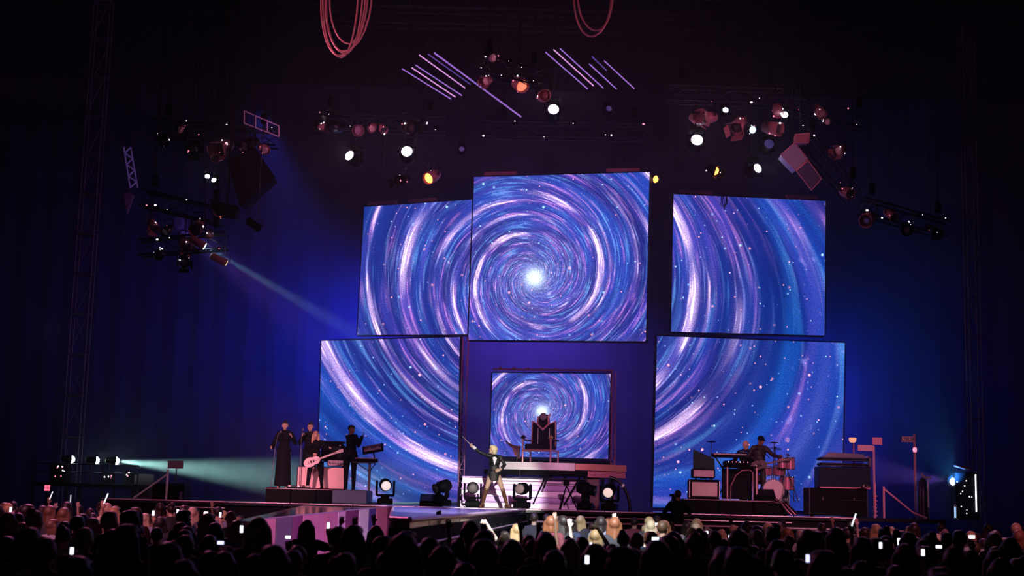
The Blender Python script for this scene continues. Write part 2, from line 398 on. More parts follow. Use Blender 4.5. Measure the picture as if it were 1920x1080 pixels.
# stage
XL = GX(190, 35, 937); XR = GX(1606, 35, 970)
t = thing('stage', 'wide black concert stage with a thin pale edge rail along its front', 'stage', (0, 35, 0))
deckm = mat('stage_deck', (.02, .02, .03), .16, spec=.8, noise=.3)
nd = 14; dw = (XR+2.2-XL)/nd
for i in range(nd):                        # deck panels laid side by side
    obj('deck_panel', MB().box((XL+dw*(i+.5), 5.3, SZ-.05), (dw-.012, 10.6, .1), .01), deckm, t)
obj('fascia', MB().box(((XL+XR)/2, .12, (SZ-.1)/2), (XR-XL, .06, SZ-.1)), CLOTH, t)
edge = mat('edge_rail', (.85, .6, .7), .3, .7)
nseg = 12; sw = (XR-XL)/nseg
for i in range(nseg):
    obj('edge_rail', MB().cyl((XL+sw*i+.01, -.02, SZ-.02), (XL+sw*(i+1)-.01, -.02, SZ-.02), .02, n=8), edge, t)
for i in range(nseg):
    if i in (1, 7, 8, 9, 10): obj('lower_rail', MB().cyl((XL+sw*i+.05, -.02, SZ-.17), (XL+sw*(i+1)-.05, -.02, SZ-.17), .016, n=8), edge, t)
# runway towards the audience
t = thing('runway', 'polished low runway reaching from the stage into the audience, lit violet', 'runway', (0, 0, 0))
A = Vector((GX(738, 34.85, 948), 34.85, 0)); Bq = Vector((GX(985, 34.85, 955), 34.85, 0)); Cq = Vector((GX(768, 15, 975), 15, 0)); Dq = Vector((GX(733, 15.4, 975), 15.4, 0))
tilem = [mat('runway_tile', (.22, .16, .42), .16, .1, noise=.12, scale=2), mat('rose_runway_tile', (.75, .25, .4), .2, .0, noise=.15, scale=2),
         mat('dark_runway_tile', (.09, .05, .12), .14, .1, noise=.2, scale=2), mat('pale_runway_tile', (.95, .85, .92), .3, .0, noise=.1, scale=2)]
nr = 12
for k in range(nr):
    for c in range(2):
        a, b = k/nr, (k+1)/nr
        def P(u, w): return (A*(1-w)+Dq*w)*(1-u)+(Bq*(1-w)+Cq*w)*u
        # equal steps along the runway's length; the split column leaves the left strip of tinted tiles
        u0, u1 = ((0, .42), (.42, 1))[c]; e = .006
        q = [P(u0+e, a+e*.3), P(u1-e, a+e*.3), P(u1-e, b-e*.3), P(u0+e, b-e*.3)]
        vs = [Vector((p.x, p.y, SZ-.02)) for p in q]+[Vector((p.x, p.y, SZ-.12)) for p in q]
        mm = tilem[0]
        obj('floor_tile', MB().add(vs, [(3, 2, 1, 0), (4, 5, 6, 7), (0, 1, 5, 4), (1, 2, 6, 5), (2, 3, 7, 6), (3, 0, 4, 7)]), mm, t)
for (p, q, nm) in ((A, Dq, 'edge_trim'), (Bq, Cq, 'edge_trim'), (Dq, Cq, 'edge_trim')):
    obj(nm, MB().cyl((p.x, p.y, SZ-.03), (q.x, q.y, SZ-.03), .03, n=8), edge, t)
    d = (q-p); mid = (p+q)/2; ang = math.atan2(d.y, d.x)
    obj('side_panel', MB().box((mid.x, mid.y, (SZ-.12)/2), (d.length-.02, .05, SZ-.12), R=Matrix.Rotation(ang, 3, 'Z')), MATTE, t)
obj('lower_rail', MB().cyl((Bq.x+.06, Bq.y, SZ-.3), (Cq.x+.06, Cq.y, SZ-.3), .015, n=8), edge, t)
# sloping side ramp with lit fascia panels
E_ = W(478, 976, 30.0); A_ = Vector((A.x-.02, A.y-.05, SZ-.03)); t = thing('ramp', 'side ramp left of the violet runway, its front of pink and white panels', 'ramp', (A_.x, A_.y, 0))
cuts = [0, .05, .14, .20, .28, .38, .44, .53, .69, .76, .87, 1.0]; pal = [2, 1, 0, 3, 2, 4, 1, 1, 2, 5, 1]
rampm = [mat('blue_panel', (.12, .1, .4), .5), mat('pink_panel', (.8, .3, .45), .5, noise=.15, scale=3), mat('plum_panel', (.28, .08, .2), .5), mat('white_panel', (1, 1, 1), .5), mat('pale_pink_panel', (.95, .62, .8), .5), mat('grey_plum_panel', (.2, .14, .22), .5)]
dirr = Vector((E_.x-A_.x, E_.y-A_.y, 0)); rot = Matrix.Rotation(math.atan2(dirr.y, dirr.x), 3, 'Z')
for k, ci in enumerate(pal):
    f0, f1 = cuts[k]+.003, cuts[k+1]-.003; p0 = A_.lerp(E_, f0); p1 = A_.lerp(E_, f1); n_ = Vector((dirr.y, -dirr.x, 0)).normalized()*.03
    v = [Vector((p.x-A_.x, p.y-A_.y, z))+o_ for o_ in (n_, -n_) for p, z in ((p0, .5), (p1, .5), (p1, p1.z), (p0, p0.z))]
    obj('fascia_panel', MB().add(v, [(0, 1, 2, 3), (7, 6, 5, 4), (0, 4, 5, 1), (1, 5, 6, 2), (2, 6, 7, 3), (3, 7, 4, 0)]), rampm[ci if ci < 6 else 0], t)
obj('edge_trim', MB().cyl((0, 0, A_.z+.01), (E_.x-A_.x, E_.y-A_.y, E_.z+.01), .02), edge, t)
v = [Vector((0, .05, A_.z-.03)), Vector((E_.x-A_.x, E_.y-A_.y+.05, E_.z-.03)), Vector((E_.x-A_.x-.6, E_.y-A_.y+1.2, E_.z-.03)), Vector((-2.2, -.02, A_.z-.03))]
obj('ramp_deck', MB().add([q for q in v]+[q-Vector((0, 0, .06)) for q in v], [(3, 2, 1, 0), (4, 5, 6, 7), (0, 1, 5, 4), (1, 2, 6, 5), (2, 3, 7, 6), (3, 0, 4, 7)]), deckm, t)
for f in (.3, .6, .95): p = A_.lerp(E_, f); rod('post', (p.x-A_.x, p.y-A_.y+.1, 0), (p.x-A_.x, p.y-A_.y+.1, p.z-.08), .03, DMETAL, t)
# crowd barrier between stage and audience
bar = thing('crowd_barrier', 'steel crowd barrier rail in front of the right half of the stage', 'barrier', (0, 33.6, 0))
x0, x1 = GX(1000, 33.6, 963), GX(1700, 33.6, 975); n = 9
for i in range(n):
    a = x0+(x1-x0)*i/n; b = x0+(x1-x0)*(i+1)/n-.06
    obj('top_rail', MB().box(((a+b)/2, 0, 1.62), (b-a, .05, .05), .015), edge, bar)
    obj('barrier_panel', MB().box(((a+b)/2, .03, .8), (b-a, .02, 1.55)), BLACK, bar)
    rod('post', (a+.03, .05, 0), (a+.03, .05, 1.62), .025, DMETAL, bar)
# ------------------------------------------------------------------ screens
SCREENS = {}
SCREENS['c'] = screen('large central hanging video screen, bright swirl centre on it', ((889, 332), (1218, 323), (1211, 640), (878, 637)), 41.3, 40.2, VORTEX, 1004, 522, 100)
SCREENS['ul'] = screen('upper left video screen, partly behind the central screen', ((683, 388), (900, 373.5), (893, 627), (670, 628)), 43.4, 41.8, VORTEX, 1004, 522, 100)
SCREENS['ll'] = screen('lower left video screen behind the keyboard player', ((603, 639), (862, 632), (858, 941), (594, 943)), 43.2, 41.6, VORTEX, 1004, 522, 100)
SCREENS['ur'] = screen('upper right video screen with a cable loop over its top edge', ((1263, 364), (1548, 377), (1546, 629), (1258, 622)), 41.3, 41.9, VORTEX, 1004, 522, 100)
SCREENS['lr'] = screen('lower right video screen behind the drum kit', ((1232, 630), (1584, 643), (1578, 960), (1224, 951)), 41.2, 41.9, VORTEX, 1004, 522, 100)
SCREENS['s'] = screen('small video screen with its own swirl, directly behind the throne', ((923, 699), (1145, 701), (1140, 860.5), (919, 855)), 40.6, 40.2, VORTEX_S, 1017, 772, 66)
# ------------------------------------------------------------------ figures
def solid(name, mb, m, voxel=.01, ratio=None, smooth=2):
    """grow the joined volumes into one continuous skin"""
    me = mb.mesh('tmp', m); o = bpy.data.objects.new('tmp', me); C.objects.link(o)
    r = o.modifiers.new('r', 'REMESH'); r.mode = 'VOXEL'; r.voxel_size = voxel; r.use_smooth_shade = True
    if smooth: s = o.modifiers.new('s', 'SMOOTH'); s.factor = .5; s.iterations = smooth
    if ratio: d = o.modifiers.new('d', 'DECIMATE'); d.ratio = ratio
    dg = bpy.context.evaluated_depsgraph_get(); out = bpy.data.meshes.new_from_object(o.evaluated_get(dg)); out.name = name
    bpy.data.objects.remove(o); bpy.data.meshes.remove(me)
    out.materials.clear(); out.materials.append(m); out.polygons.foreach_set('use_smooth', [True]*len(out.polygons)); return out
def cap(b, p0, p1, r0, r1, n=10):
    p0 = Vector(p0); p1 = Vector(p1); d = p1-p0; L = d.length
    if L < 1e-5: return
    pr = [(-r0*.97, r0*.25), (-r0*.7, r0*.7), (0, r0), (L, r1), (L+r1*.7, r1*.7), (L+r1*.97, r1*.25)]
    b.lathe(pr, p0, d, n)
def V3(*a): return Vector(a)
def base_pose(fem=False):
    sh = .148 if fem else .168
    p = dict(pelvis=V3(0, 0, .96), waist=V3(0, 0, 1.1), chest=V3(0, 0, 1.29), neck=V3(0, .01, 1.46), head=V3(0, -.015, 1.60),
             look=V3(0, -1, 0), fem=fem)
    for s, k in ((-1, 'R'), (1, 'L')):      # R is the figure's own right hand, at -x when it faces -y
        p['sh'+k] = V3(s*sh, .01, 1.40); p['el'+k] = V3(s*(sh+.055), .03, 1.12); p['wr'+k] = V3(s*(sh+.06), -.06, .88)
        p['hd'+k] = V3(0, -.15, -1); p['hn'+k] = V3(-s, 0, 0); p['curl'+k] = .5
        p['hip'+k] = V3(s*(.095 if fem else .09), 0, .92); p['kn'+k] = V3(s*.1, -.02, .5); p['an'+k] = V3(s*.105, .02, .08); p['ft'+k] = V3(0, -1, 0)
    return p
def rotm(look, tilt=0.0):
    l = Vector(look).normalized(); y = -l; x = y.cross(V3(0, 0, 1)); x = x.normalized() if x.length > .1 else V3(1, 0, 0)
    z = x.cross(y); m = Matrix((x, y, z)).transposed()
    return m @ Matrix.Rotation(tilt, 3, 'Y')
def arm(b, p, k, g=0.0, hand=True):
    cap(b, p['sh'+k], p['el'+k], .046+g, .036+g); cap(b, p['el'+k], p['wr'+k], .037+g, .025+g)
def hand(b, p, k):
    w = p['wr'+k]; d = p['hd'+k].normalized(); n = p['hn'+k]; n = (n-d*n.dot(d)).normalized(); s = d.cross(n); c = p['curl'+k]
    R = Matrix((s, n, d)).transposed()
    b.ell(w+d*.05, (.040, .016, .055), R); cap(b, w-d*.01, w+d*.03, .024, .026)
    for i, (off, ln) in enumerate(((-.033, .066), (-.011, .076), (.011, .071), (.032, .056))):
        dd = (d + s*off*3.5).normalized(); a = w+d*.085+s*off; m = a+(dd*math.cos(c)+n*math.sin(c))*ln*.55
        e = m+(dd*math.cos(c*2.1)+n*math.sin(c*2.1))*ln*.5
        cap(b, a-d*.02, m, .0095, .0088, 7); cap(b, m, e, .0088, .0075, 7)
    sg = -1; a = w+d*.02+s*(-.026); m = a+(d*.7+s*-.7+n*.25).normalized()*.04; e = m+(d*.9-s*.3+n*(.2+c)).normalized()*.032
    cap(b, a, m, .0125, .0105, 7); cap(b, m, e, .0105, .0085, 7)
def headmesh(b, p):
    h = p['head']; R = rotm(p['look']); f = lambda x, y, z: h+R @ V3(x, y, z)
    b.ell(f(0, .012, .022), (.076, .094, .090), R, 16, 12); b.ell(f(0, -.022, -.045), (.055, .062, .068), R, 14, 10)
    cap(b, f(0, -.052, -.096), f(0, -.06, -.092), .02, .018)                           # chin
    cap(b, f(0, -.084, .012), f(0, -.104, -.022), .008, .014, 8)                       # nose
    for s in (-1, 1):
        b.ell(f(s*.077, .012, -.005), (.010, .020, .032), R); cap(b, f(s*.018, -.080, .026), f(s*.045, -.070, .024), .009, .008, 8)
        b.ell(f(s*.042, -.052, -.022), (.022, .02, .02), R)
    cap(b, f(-.018, -.078, -.058), f(.018, -.078, -.058), .010, .010, 8)                # lips
    cap(b, p['neck']-V3(0, 0, .03), f(0, .02, -.06), .056 if not p['fem'] else .046, .05 if not p['fem'] else .042)
def torso(b, p, g=0.0):
    fe = p['fem']; pe, wa, ch, ne = p['pelvis'], p['waist'], p['chest'], p['neck']
    ax = (ch-pe).normalized(); sx = (p['shL']-p['shR']).normalized(); hx = (p['hipL']-p['hipR']).normalized()
    def fr(x): x = (x-ax*x.dot(ax)).normalized(); y = ax.cross(x); return Matrix((x, y, ax)).transposed()
    b.ell(pe, ((.17 if fe else .16)+g, .115+g, .13+g), fr(hx)); b.ell(wa, ((.122 if fe else .145)+g, .09+g, .16+g), fr((sx+hx)))
    b.ell(ch, ((.145 if fe else .17)+g, .105+g, .18+g), fr(sx))
    cap(b, p['shR'], p['shL'], .046+g*.8, .046+g*.8); cap(b, ne-V3(0, 0, .005), p['shL'], .035+g*.7, .04+g*.7); cap(b, ne-V3(0, 0, .005), p['shR'], .035+g*.7, .04+g*.7); cap(b, ne-V3(0, 0, .02), (p['shL']*.75+ne*.25)-V3(0, 0, .01), .045+g, .045+g); cap(b, ne-V3(0, 0, .02), (p['shR']*.75+ne*.25)-V3(0, 0, .01), .045+g, .045+g)
    if fe:
        y = ax.cross(sx).normalized()
        for s in (-1, 1): b.ell(ch+sx*s*.065-ax.cross((sx-ax*sx.dot(ax)).normalized())*.085, (.055+g, .05+g, .055+g))
def legs(b, p, g=0.0, k=('L', 'R'), full=True, foot=True):
    for q in k:
        cap(b, p['hip'+q], p['kn'+q], .086+g, .056+g)
        if full: cap(b, p['kn'+q], p['an'+q]+V3(0, 0, .02), .054+g, .036+g)
        cap(b, p['kn'+q]+(p['an'+q]-p['kn'+q])*.12, p['kn'+q]+(p['an'+q]-p['kn'+q])*.45, .05+g, .05+g) if full else None
        if foot: feet(b, p, g, (q,))
def feet(b, p, g=0.0, k=('L', 'R')):
    for q in k:
        a = p['an'+q]; f = p['ft'+q].normalized(); z = a.z-.045
        cap(b, V3(a.x, a.y, z)-f*.04, V3(a.x, a.y, z-.01)+f*.14, .04+g, .03+g); cap(b, a, V3(a.x, a.y, z)+f*.02, .04+g, .035+g)
def body_mesh(p, voxel=.008, ratio=.25, m=None):
    b = MB(); torso(b, p); headmesh(b, p); legs(b, p)
    for k in 'LR': arm(b, p, k); hand(b, p, k)
    return solid('body', b, m, voxel, ratio)
def hair_mesh(p, style, m, voxel=.009, ratio=.4):
    h = p['head']; R = rotm(p['look']); f = lambda x, y, z: h+R @ V3(x, y, z); b = MB()
    if style == 'cap':
        b.ell(f(0, .018, .04), (.090, .108, .092), R, 16, 10); b.ell(f(0, -.09, .055), (.06, .06, .012), R)
    elif style == 'short':
        b.ell(f(0, .028, .036), (.084, .096, .094), R, 16, 10); b.ell(f(0, -.005, .075), (.068, .088, .05), R)
    elif style == 'bigbob':
        b.ell(f(0, .035, .03), (.105, .115, .108), R, 16, 10); b.ell(f(0, -.01, .08), (.085, .098, .055), R)
        for s in (-1, 1): b.ell(f(s*.085, .02, -.04), (.04, .06, .08), R)
        b.ell(f(0, .09, -.03), (.08, .05, .09), R)
    elif style == 'bun':
        b.ell(f(0, .028, .036), (.083, .095, .092), R, 16, 10); b.ell(f(0, .09, .12), (.045, .045, .042), R); b.ell(f(0, -.005, .075), (.066, .086, .046), R)
    else:
        b.ell(f(0, .03, .036), (.089, .100, .097), R, 16, 10); b.ell(f(0, -.008, .072), (.074, .094, .054), R)
        ln = {'bob': .05, 'long': .26, 'wavy': .20}[style]
        for s in (-1, -.5, 0, .5, 1):
            c0 = f(s*.075, .05-.035*abs(s)+.01, .02); c1 = h+R @ V3(s*.085, .075-.06*abs(s), -.04)-V3(0, 0, ln*.55); c2 = h+R @ V3(s*.09, .085-.05*abs(s), -.06)-V3(0, 0, ln)
            cap(b, c0, c1, .04, .045); cap(b, c1, c2, .045, .03)
    return solid('hair', b, m, voxel, ratio, 1)
def face_parts(o, p):
    h = p['head']; R = rotm(p['look'])
    for s in (-1, 1):
        obj('eye', MB().ell(h+R @ V3(s*.031, -.079, .006), (.013, .008, .008), R, 10, 6), mat('eye_white', (.7, .7, .7), .2), o)
        obj('pupil', MB().ell(h+R @ V3(s*.031, -.0865, .006), (.005, .003, .0055), R, 8, 5), mat('pupil', (.02, .015, .01), .2), o)
    obj('mouth', MB().ell(h+R @ V3(0, -.087, -.058), (.022, .006, .006), R, 10, 6), mat('lips', (.35, .08, .08), .4), o)
SKIN = mat('skin', (.62, .40, .30), .5, noise=.06); SKIND = mat('brown_skin', (.26, .14, .09), .5, noise=.06)
HAIRD = mat('dark_hair', (.02, .012, .01), .5, bump=.6, scale=60); HAIRB = mat('blond_hair', (.85, .72, .42), .45, bump=.6, scale=60)
def person(name, label, p, loc, rz, scale=1.0, skin=None, hair='short', hairm=None, clothes=(), ratio=.3, voxel=.009, cat='person', group=None, face=True):
    """clothes: (name, function that fills a mesh builder, material)"""
    o = obj(name, body_mesh(p, voxel, ratio, skin or SKIN)); o.location = loc; o.rotation_euler = (0, 0, rz); o.scale = (scale,)*3
    tag(o, label, cat, group)
    if hair: obj('cap' if hair == 'cap' else 'hair', hair_mesh(p, hair, hairm or HAIRD), parent=o)
    for nm, fn, m in clothes:
        b = MB(); fn(b); obj(nm, solid(nm, b, m, .011, .4, 2), parent=o)
    if face: face_parts(o, p)
    return o
def top_fn(p, g=.018, sleeves='long'):
    def fn(b):
        torso(b, p, g)
        for k in 'LR':
            if sleeves == 'long': cap(b, p['sh'+k], p['el'+k], .048+g, .04+g); cap(b, p['el'+k], p['wr'+k], .04+g, .03+g)
            elif sleeves == 'short': cap(b, p['sh'+k], p['sh'+k]*.45+p['el'+k]*.55, .05+g, .048+g)
    return fn
def trousers_fn(p, g=.016):
    def fn(b):
        b.ell(p['pelvis'], (.165+g, .118+g, .135+g)); legs(b, p, g, foot=False)
    return fn
def shoes_fn(p, g=.012): return lambda b: feet(b, p, g)
def gown_fn(p, g=.02, z=.06, w=.22):
    def fn(b):
        top_fn(p, g)(b); pe = p['pelvis']; b.lathe([(0, .17), (.3, .185), (pe.z-z, w)], pe, (0, 0, -1), 20)
    return fn
# ------------------------------------------------------------------ lead singer on the deck
p = base_pose(True)
p.update(pelvis=V3(-.02, 0, .90), waist=V3(-.015, 0, 1.05), chest=V3(-.02, -.01, 1.23), neck=V3(-.05, -.01, 1.40), head=V3(-.075, -.03, 1.53), look=V3(-.75, -.55, .25))
p.update(shR=V3(-.205, -.02, 1.385), elR=V3(-.42, -.06, 1.46), wrR=V3(-.60, -.09, 1.60), hdR=V3(-.8, -.1, .6), hnR=V3(.3, -.9, .3), curlR=1.2)
p.update(shL=V3(.13, .0, 1.35), elL=V3(.26, -.02, 1.15), wrL=V3(.13, -.13, 1.00), hdL=V3(-.9, -.3, -.2), hnL=V3(0, 1, 0), curlL=.8)
p.update(hipR=V3(-.10, 0, .87), knR=V3(-.22, -.10, .48), anR=V3(-.30, .0, .10), ftR=V3(-.5, -1, 0), hipL=V3(.07, 0, .87), knL=V3(.22, -.10, .48), anL=V3(.34, .02, .10), ftL=V3(.5, -1, 0))
PX = GX(926, 36, 950)
def jacket(b):
    torso(b, p, .018)
    for k in 'LR': cap(b, p['sh'+k], p['el'+k], .05, .044); cap(b, p['el'+k], p['el'+k]*.45+p['wr'+k]*.55, .046, .05)
    b.lathe([(0, .15), (.16, .19), (.26, .20)], p['pelvis']+V3(0, .03, .1), (0, .08, -1), 18)
def boots(b):
    for k in 'LR':
        cap(b, p['kn'+k], p['an'+k]+V3(0, 0, .02), .063, .046)
    feet(b, p, .010)
singer = person('person', 'singer with platinum bob, short black jacket and knee boots, raising a baton', p, (PX, 36, SZ-.005), 0.05, .95, SKIN, 'bigbob', HAIRB,
    [('jacket', jacket, mat('sequin_black', (.012, .012, .014), .3, noise=.5, scale=80, bump=.8)), ('boot', boots, mat('brown_boot', (.16, .07, .04), .3)),
     ('cuff', lambda b: cap(b, p['wrR']*.62+p['elR']*.38, p['wrR']*.9+p['elR']*.1, .044, .05), mat('white_cuff', (.85, .82, .85), .5))], .5, .007)
obj('shirt_front', MB().prism([(-.075, 1.33), (-.02, 1.12), (.045, 1.31), (-.015, 1.35)], -.155, -.13), mat('white_cuff', (1, 1, 1)), singer)
hp = singer.matrix_basis @ (p['wrR']+p['hdR'].normalized()*.09)
sp = W(866, 817, 36.0)
d = (sp-hp).normalized()
o = obj('baton', MB().cyl(hp-d*.12, hp+d*.0, .012, .012, 8).cyl(hp, sp, .009, .004, 8), mat('baton_wood', (.75, .6, .5), .4)); tag(o, 'thin pale baton held up in the singer\'s raised hand', 'baton')
# ------------------------------------------------------------------ left band riser and its players
RZ = 2.26
t = thing('riser', 'low black platform under the singers and the guitarist at stage left', 'platform', (0, 37.2, SZ))
xa, xb = GX(497, 37.2, 930), GX(836-196, 37.2, 930)
n = 3
for i in range(n):
    w = (xb-xa)/n; obj('platform_panel', MB().box((xa+w*(i+.5), .95, .18), (w-.02, 1.9, .36), .015), MATTE, t)
rod('edge_trim', (xa, -.01, .345), (xb, -.01, .345), .012, mat('dull_trim', (.4, .25, .3), .4, .5), t)
xc, xd = GX(633, 37.0, 930), GX(673, 37.0, 930)
t = thing('riser', 'short blue-grey platform under the keyboard player', 'platform', ((xc+xd)/2+.02, 37.9, SZ))
obj('platform_panel', MB().box((0, -.02, .18), (xd-xc+.35, 1.6, .355), .02), mat('blue_grey', (.09, .12, .22), .5, noise=.2), t); obj('trim', MB().box((0, -.83, .35), (xd-xc+.35, .02, .02)), DMETAL, t)
def standing(px, D, z0, label, face, hairs, hairm, top, toph, gown=False, fem=True, mod=None, scale=1.0, skin=None, group=None):
    q = base_pose(fem); 
    if mod: mod(q)
    cl = [('gown', gown_fn(q), top)] if gown else [('jacket', top_fn(q), top), ('trousers', trousers_fn(q), top), ('shoes', shoes_fn(q), BLACK)]
    return person('person', label, q, (GX(px, D, 917), D, z0), face, scale, skin or SKIN, hairs, hairm, cl, .35, .009, group=group), q
BLK = mat('stage_clothes', (.004, .004, .007), .8, spec=.12, bump=.3)
def m1(q): q.update(elR=V3(-.25, -.05, 1.15), wrR=V3(-.30, -.24, 1.02), hdR=V3(-.3, -1, 0), elL=V3(.27, -.02, 1.17), wrL=V3(.20, -.22, 1.28), hdL=V3(-.2, -.5, .8), hnL=V3(-1, 0, 0))
def m2(q): q.update(elR=V3(-.24, -.08, 1.18), wrR=V3(-.14, -.27, 1.34), hdR=V3(.2, -.4, .9), hnR=V3(1, 0, 0), curlR=1.2)
standing(529, 38.0, RZ, 'leftmost backing singer in a long black gown at a microphone', 0.1, 'bun', HAIRD, BLK, 0, True, mod=m1, scale=1.04)
standing(577, 38.4, RZ, 'backing singer in black between the leftmost singer and the guitarist', -0.1, 'bun', HAIRD, BLK, 0, True, mod=m2, scale=1.04)
def m3(q): q.update(head=V3(-.02, -.05, 1.60), look=V3(.1, -1, -.2), shL=V3(.17, -.01, 1.40), elL=V3(.33, -.08, 1.20), wrL=V3(.44, -.25, 1.20), hdL=V3(.4, -.6, .3), hnL=V3(-.5, -.3, -.5), curlL=.9,
        elR=V3(-.24, -.03, 1.14), wrR=V3(-.07, -.22, 1.03), hdR=V3(.9, -.2, -.1), hnR=V3(0, 1, 0), curlR=.6, anR=V3(-.2, -.02, .08), knR=V3(-.16, -.06, .5), anL=V3(.22, .05, .08), knL=V3(.17, .02, .5))
gt, gq = standing(589, 37.5, RZ, 'guitarist with long fair hair in black, playing a pale electric guitar', 0.0, 'long', mat('red_blond_hair', (.55, .32, .2), .5, bump=.6, scale=60), BLK, 0, mod=m3, scale=.88)
def m4(q): q.update(look=V3(.9, -.4, -.15), shL=V3(.12, -.14, 1.42), shR=V3(-.12, .14, 1.42), elR=V3(.02, -.06, 1.18), wrR=V3(.22, -.18, 1.33), elL=V3(.22, -.22, 1.18), wrL=V3(.30, -.22, 1.40),
        hdL=V3(.5, 0, .8), hdR=V3(.9, -.1, .3), hnL=V3(-.6, 0, .5), hnR=V3(0, 0, 1))
standing(655, 38.0, RZ, 'keyboard player in dark clothes clapping beside the keyboards, before the lower left screen', 0.0, 'short', HAIRD, BLK, 0, fem=False, mod=m4, scale=1.0, skin=SKIND)
def mic_stand(px, D, z, h, label, boom=None, tilt=0.0):
    t = thing('microphone_stand', label, 'microphone stand', (GX(px, D, 915), D, z))
    b = MB(); b.lathe([(0, .14), (.015, .14), (.03, .03)], n=16); obj('base', b, DMETAL, t)
    rod('pole', (0, 0, .02), (tilt*.5, 0, h*.72), .012, METAL, t); top = V3(tilt, -.02, h); rod('upper_pole', (tilt*.5, 0, h*.72), top, .009, METAL, t)
    b = MB(); e = top+V3(boom or .04, -.05, .06); b.cyl(top, e, .014, .02, 8); b.ell(e, (.028, .028, .034)); obj('microphone', b, mat('mic_grille', (.3, .28, .3), .4, .8), t)
mic_stand(508, 37.7, RZ, 1.42, 'microphone stand on the left in front of the leftmost backing singer', .08, .12)
mic_stand(561, 37.9, RZ, 1.5, 'microphone stand in front of the second backing singer', .04, .0)
# guitar
GP = mat('pale_guitar', (.85, .62, .62), .3)
def guitar(label, mtx, col, neckc):
    t = bpy.data.objects.new('electric_guitar', None); C.objects.link(t); t.matrix_world = mtx; tag(t, label, 'guitar')
    out = []
    for i in range(40):
        a = 2*math.pi*i/40; x = math.cos(a); r = .15*(1+.18*math.cos(2*a)-.10*math.cos(a))*(1-.18*math.exp(-((abs(((a+math.pi) % (2*math.pi))-math.pi)-1.35)/.3)**2)); out.append((r*x*1.25, r*math.sin(a)))
    obj('guitar_body', MB().prism(out, -.022, .022), col, t)
    obj('neck', MB().box((.42, -.012, 0), (.52, .022, .05), .005), neckc, t); obj('headstock', MB().prism([(.66, -.03), (.84, -.05), (.86, .035), (.67, .03)], -.02, 0), neckc, t)
    obj('pickup', MB().box((.03, -.026, 0), (.03, .01, .08)).box((-.04, -.026, 0), (.03, .01, .08)), BLACK, t); obj('bridge', MB().box((-.11, -.027, 0), (.02, .012, .09)), CHROME, t)
    for k in range(6): rod('string', (-.1, -.034, -.02+.008*k), (.7, -.034, -.018+.007*k), .0008, CHROME, t, 4)
    b = MB(); b.tube([(-.16, .02, .03), (-.2, .1, .2), (-.05, .2, .42), (.15, .12, .4), (.3, 0, .12)], .012, 6); obj('strap', b, BLACK, t)
    for k in range(3): obj('tuning_peg', MB().ell((.70+.05*k, -.01, .045), (.008, .008, .014), None, 8, 6), CHROME, t)
    return t
guitar('pale pink electric guitar held by the fair-haired guitarist', Matrix.Translation((GX(586, 37.2, 865), 37.22, ZZ(586, 865, 37.2))) @ Matrix.Rotation(-.38, 4, 'Y'), GP, GP)
# ------------------------------------------------------------------ left band equipment
def cabinet(label, cx, D, z0, w, h, dp, grille, body=None, frame=.04, cat='speaker', name='guitar_amplifier', knobs=False, rz=0):
    t = thing(name, label, cat, (cx, D, z0), rz)
    obj('casing', MB().box((0, 0, h/2), (w, dp, h), .025), body or BLACK, t)
    obj('grille', MB().box((0, -dp/2-.006, h/2), (w-2*frame, .02, h-2*frame), .006), grille, t)
    if knobs:
        for k in range(5): obj('knob', MB().cyl((-w*.3+w*.15*k, -dp/2-.015, h*.5), (-w*.3+w*.15*k, -dp/2-.04, h*.5), .018, n=10), DMETAL, t)
    obj('handle', MB().tube([(-.08, 0, h), (-.06, 0, h+.03), (.06, 0, h+.03), (.08, 0, h)], .008), BLACK, t)
    for sx in (-1, 1): obj('side_trim', MB().box((sx*(w/2-.012), -dp/2-.008, h/2), (.018, .016, h-.06)), SILVER if knobs is None else body or BLACK, t)
    return t
PINKPANEL = mat('pink_front', (.9, .55, .55), .55, noise=.12, scale=6)
u = 38.0/F_PX
cabinet('left one of the two pink-fronted speaker boxes behind the guitarist', GX(580, 38.0, 900), 38.3, RZ, .70, .60, .45, PINKPANEL, frame=.02)
cabinet('right one of the two pink-fronted speaker boxes, beside the keyboard player', GX(626, 38.0, 900), 38.3, RZ, .62, .60, .45, PINKPANEL, frame=.02)
cabinet('small speckled amplifier head on the right pink-fronted speaker box', GX(628, 38.0, 865), 38.3, RZ+.62, .45, .17, .3, mat('speckle', (.45, .3, .4), .6, noise=.6, scale=70), frame=.015, name='amplifier_head', cat='amplifier', knobs=True)
# black padded case, on the speaker
t = thing('keyboard_case', 'large black rounded equipment case standing behind the guitarist', 'case', (GX(617, 38.0, 850), 38.95, RZ))
obj('case_body', MB().box((0, 0, 1.0), (.66, .42, .50), .09), BLACK, t); obj('lid', MB().box((0, 0, 1.285), (.62, .4, .06), .03), BLACK, t)
for s in (-1, 1): 
    rod('leg', (s*.28, .1, 0), (s*.28, .1, .76), .02, DMETAL, t); rod('leg', (s*.28, -.12, 0), (s*.28, -.12, .76), .02, DMETAL, t); obj('latch', MB().box((s*.2, -.215, 1.2), (.05, .02, .05), .01), CHROME, t)
# floor pedals
t = thing('pedal_board', 'board of effect pedals on the riser at the guitarist\'s feet', 'pedals', (GX(560, 37.35, 915), 37.38, RZ))
obj('board', MB().box((0, 0, .02), (.6, .2, .035), .01), BLACK, t)
for k in range(5): obj('pedal', MB().box((-.24+.12*k, 0, .06), (.08, .13, .05), .012), (PINKISH, DMETAL, SILVER, DMETAL, PINKISH)[k], t)
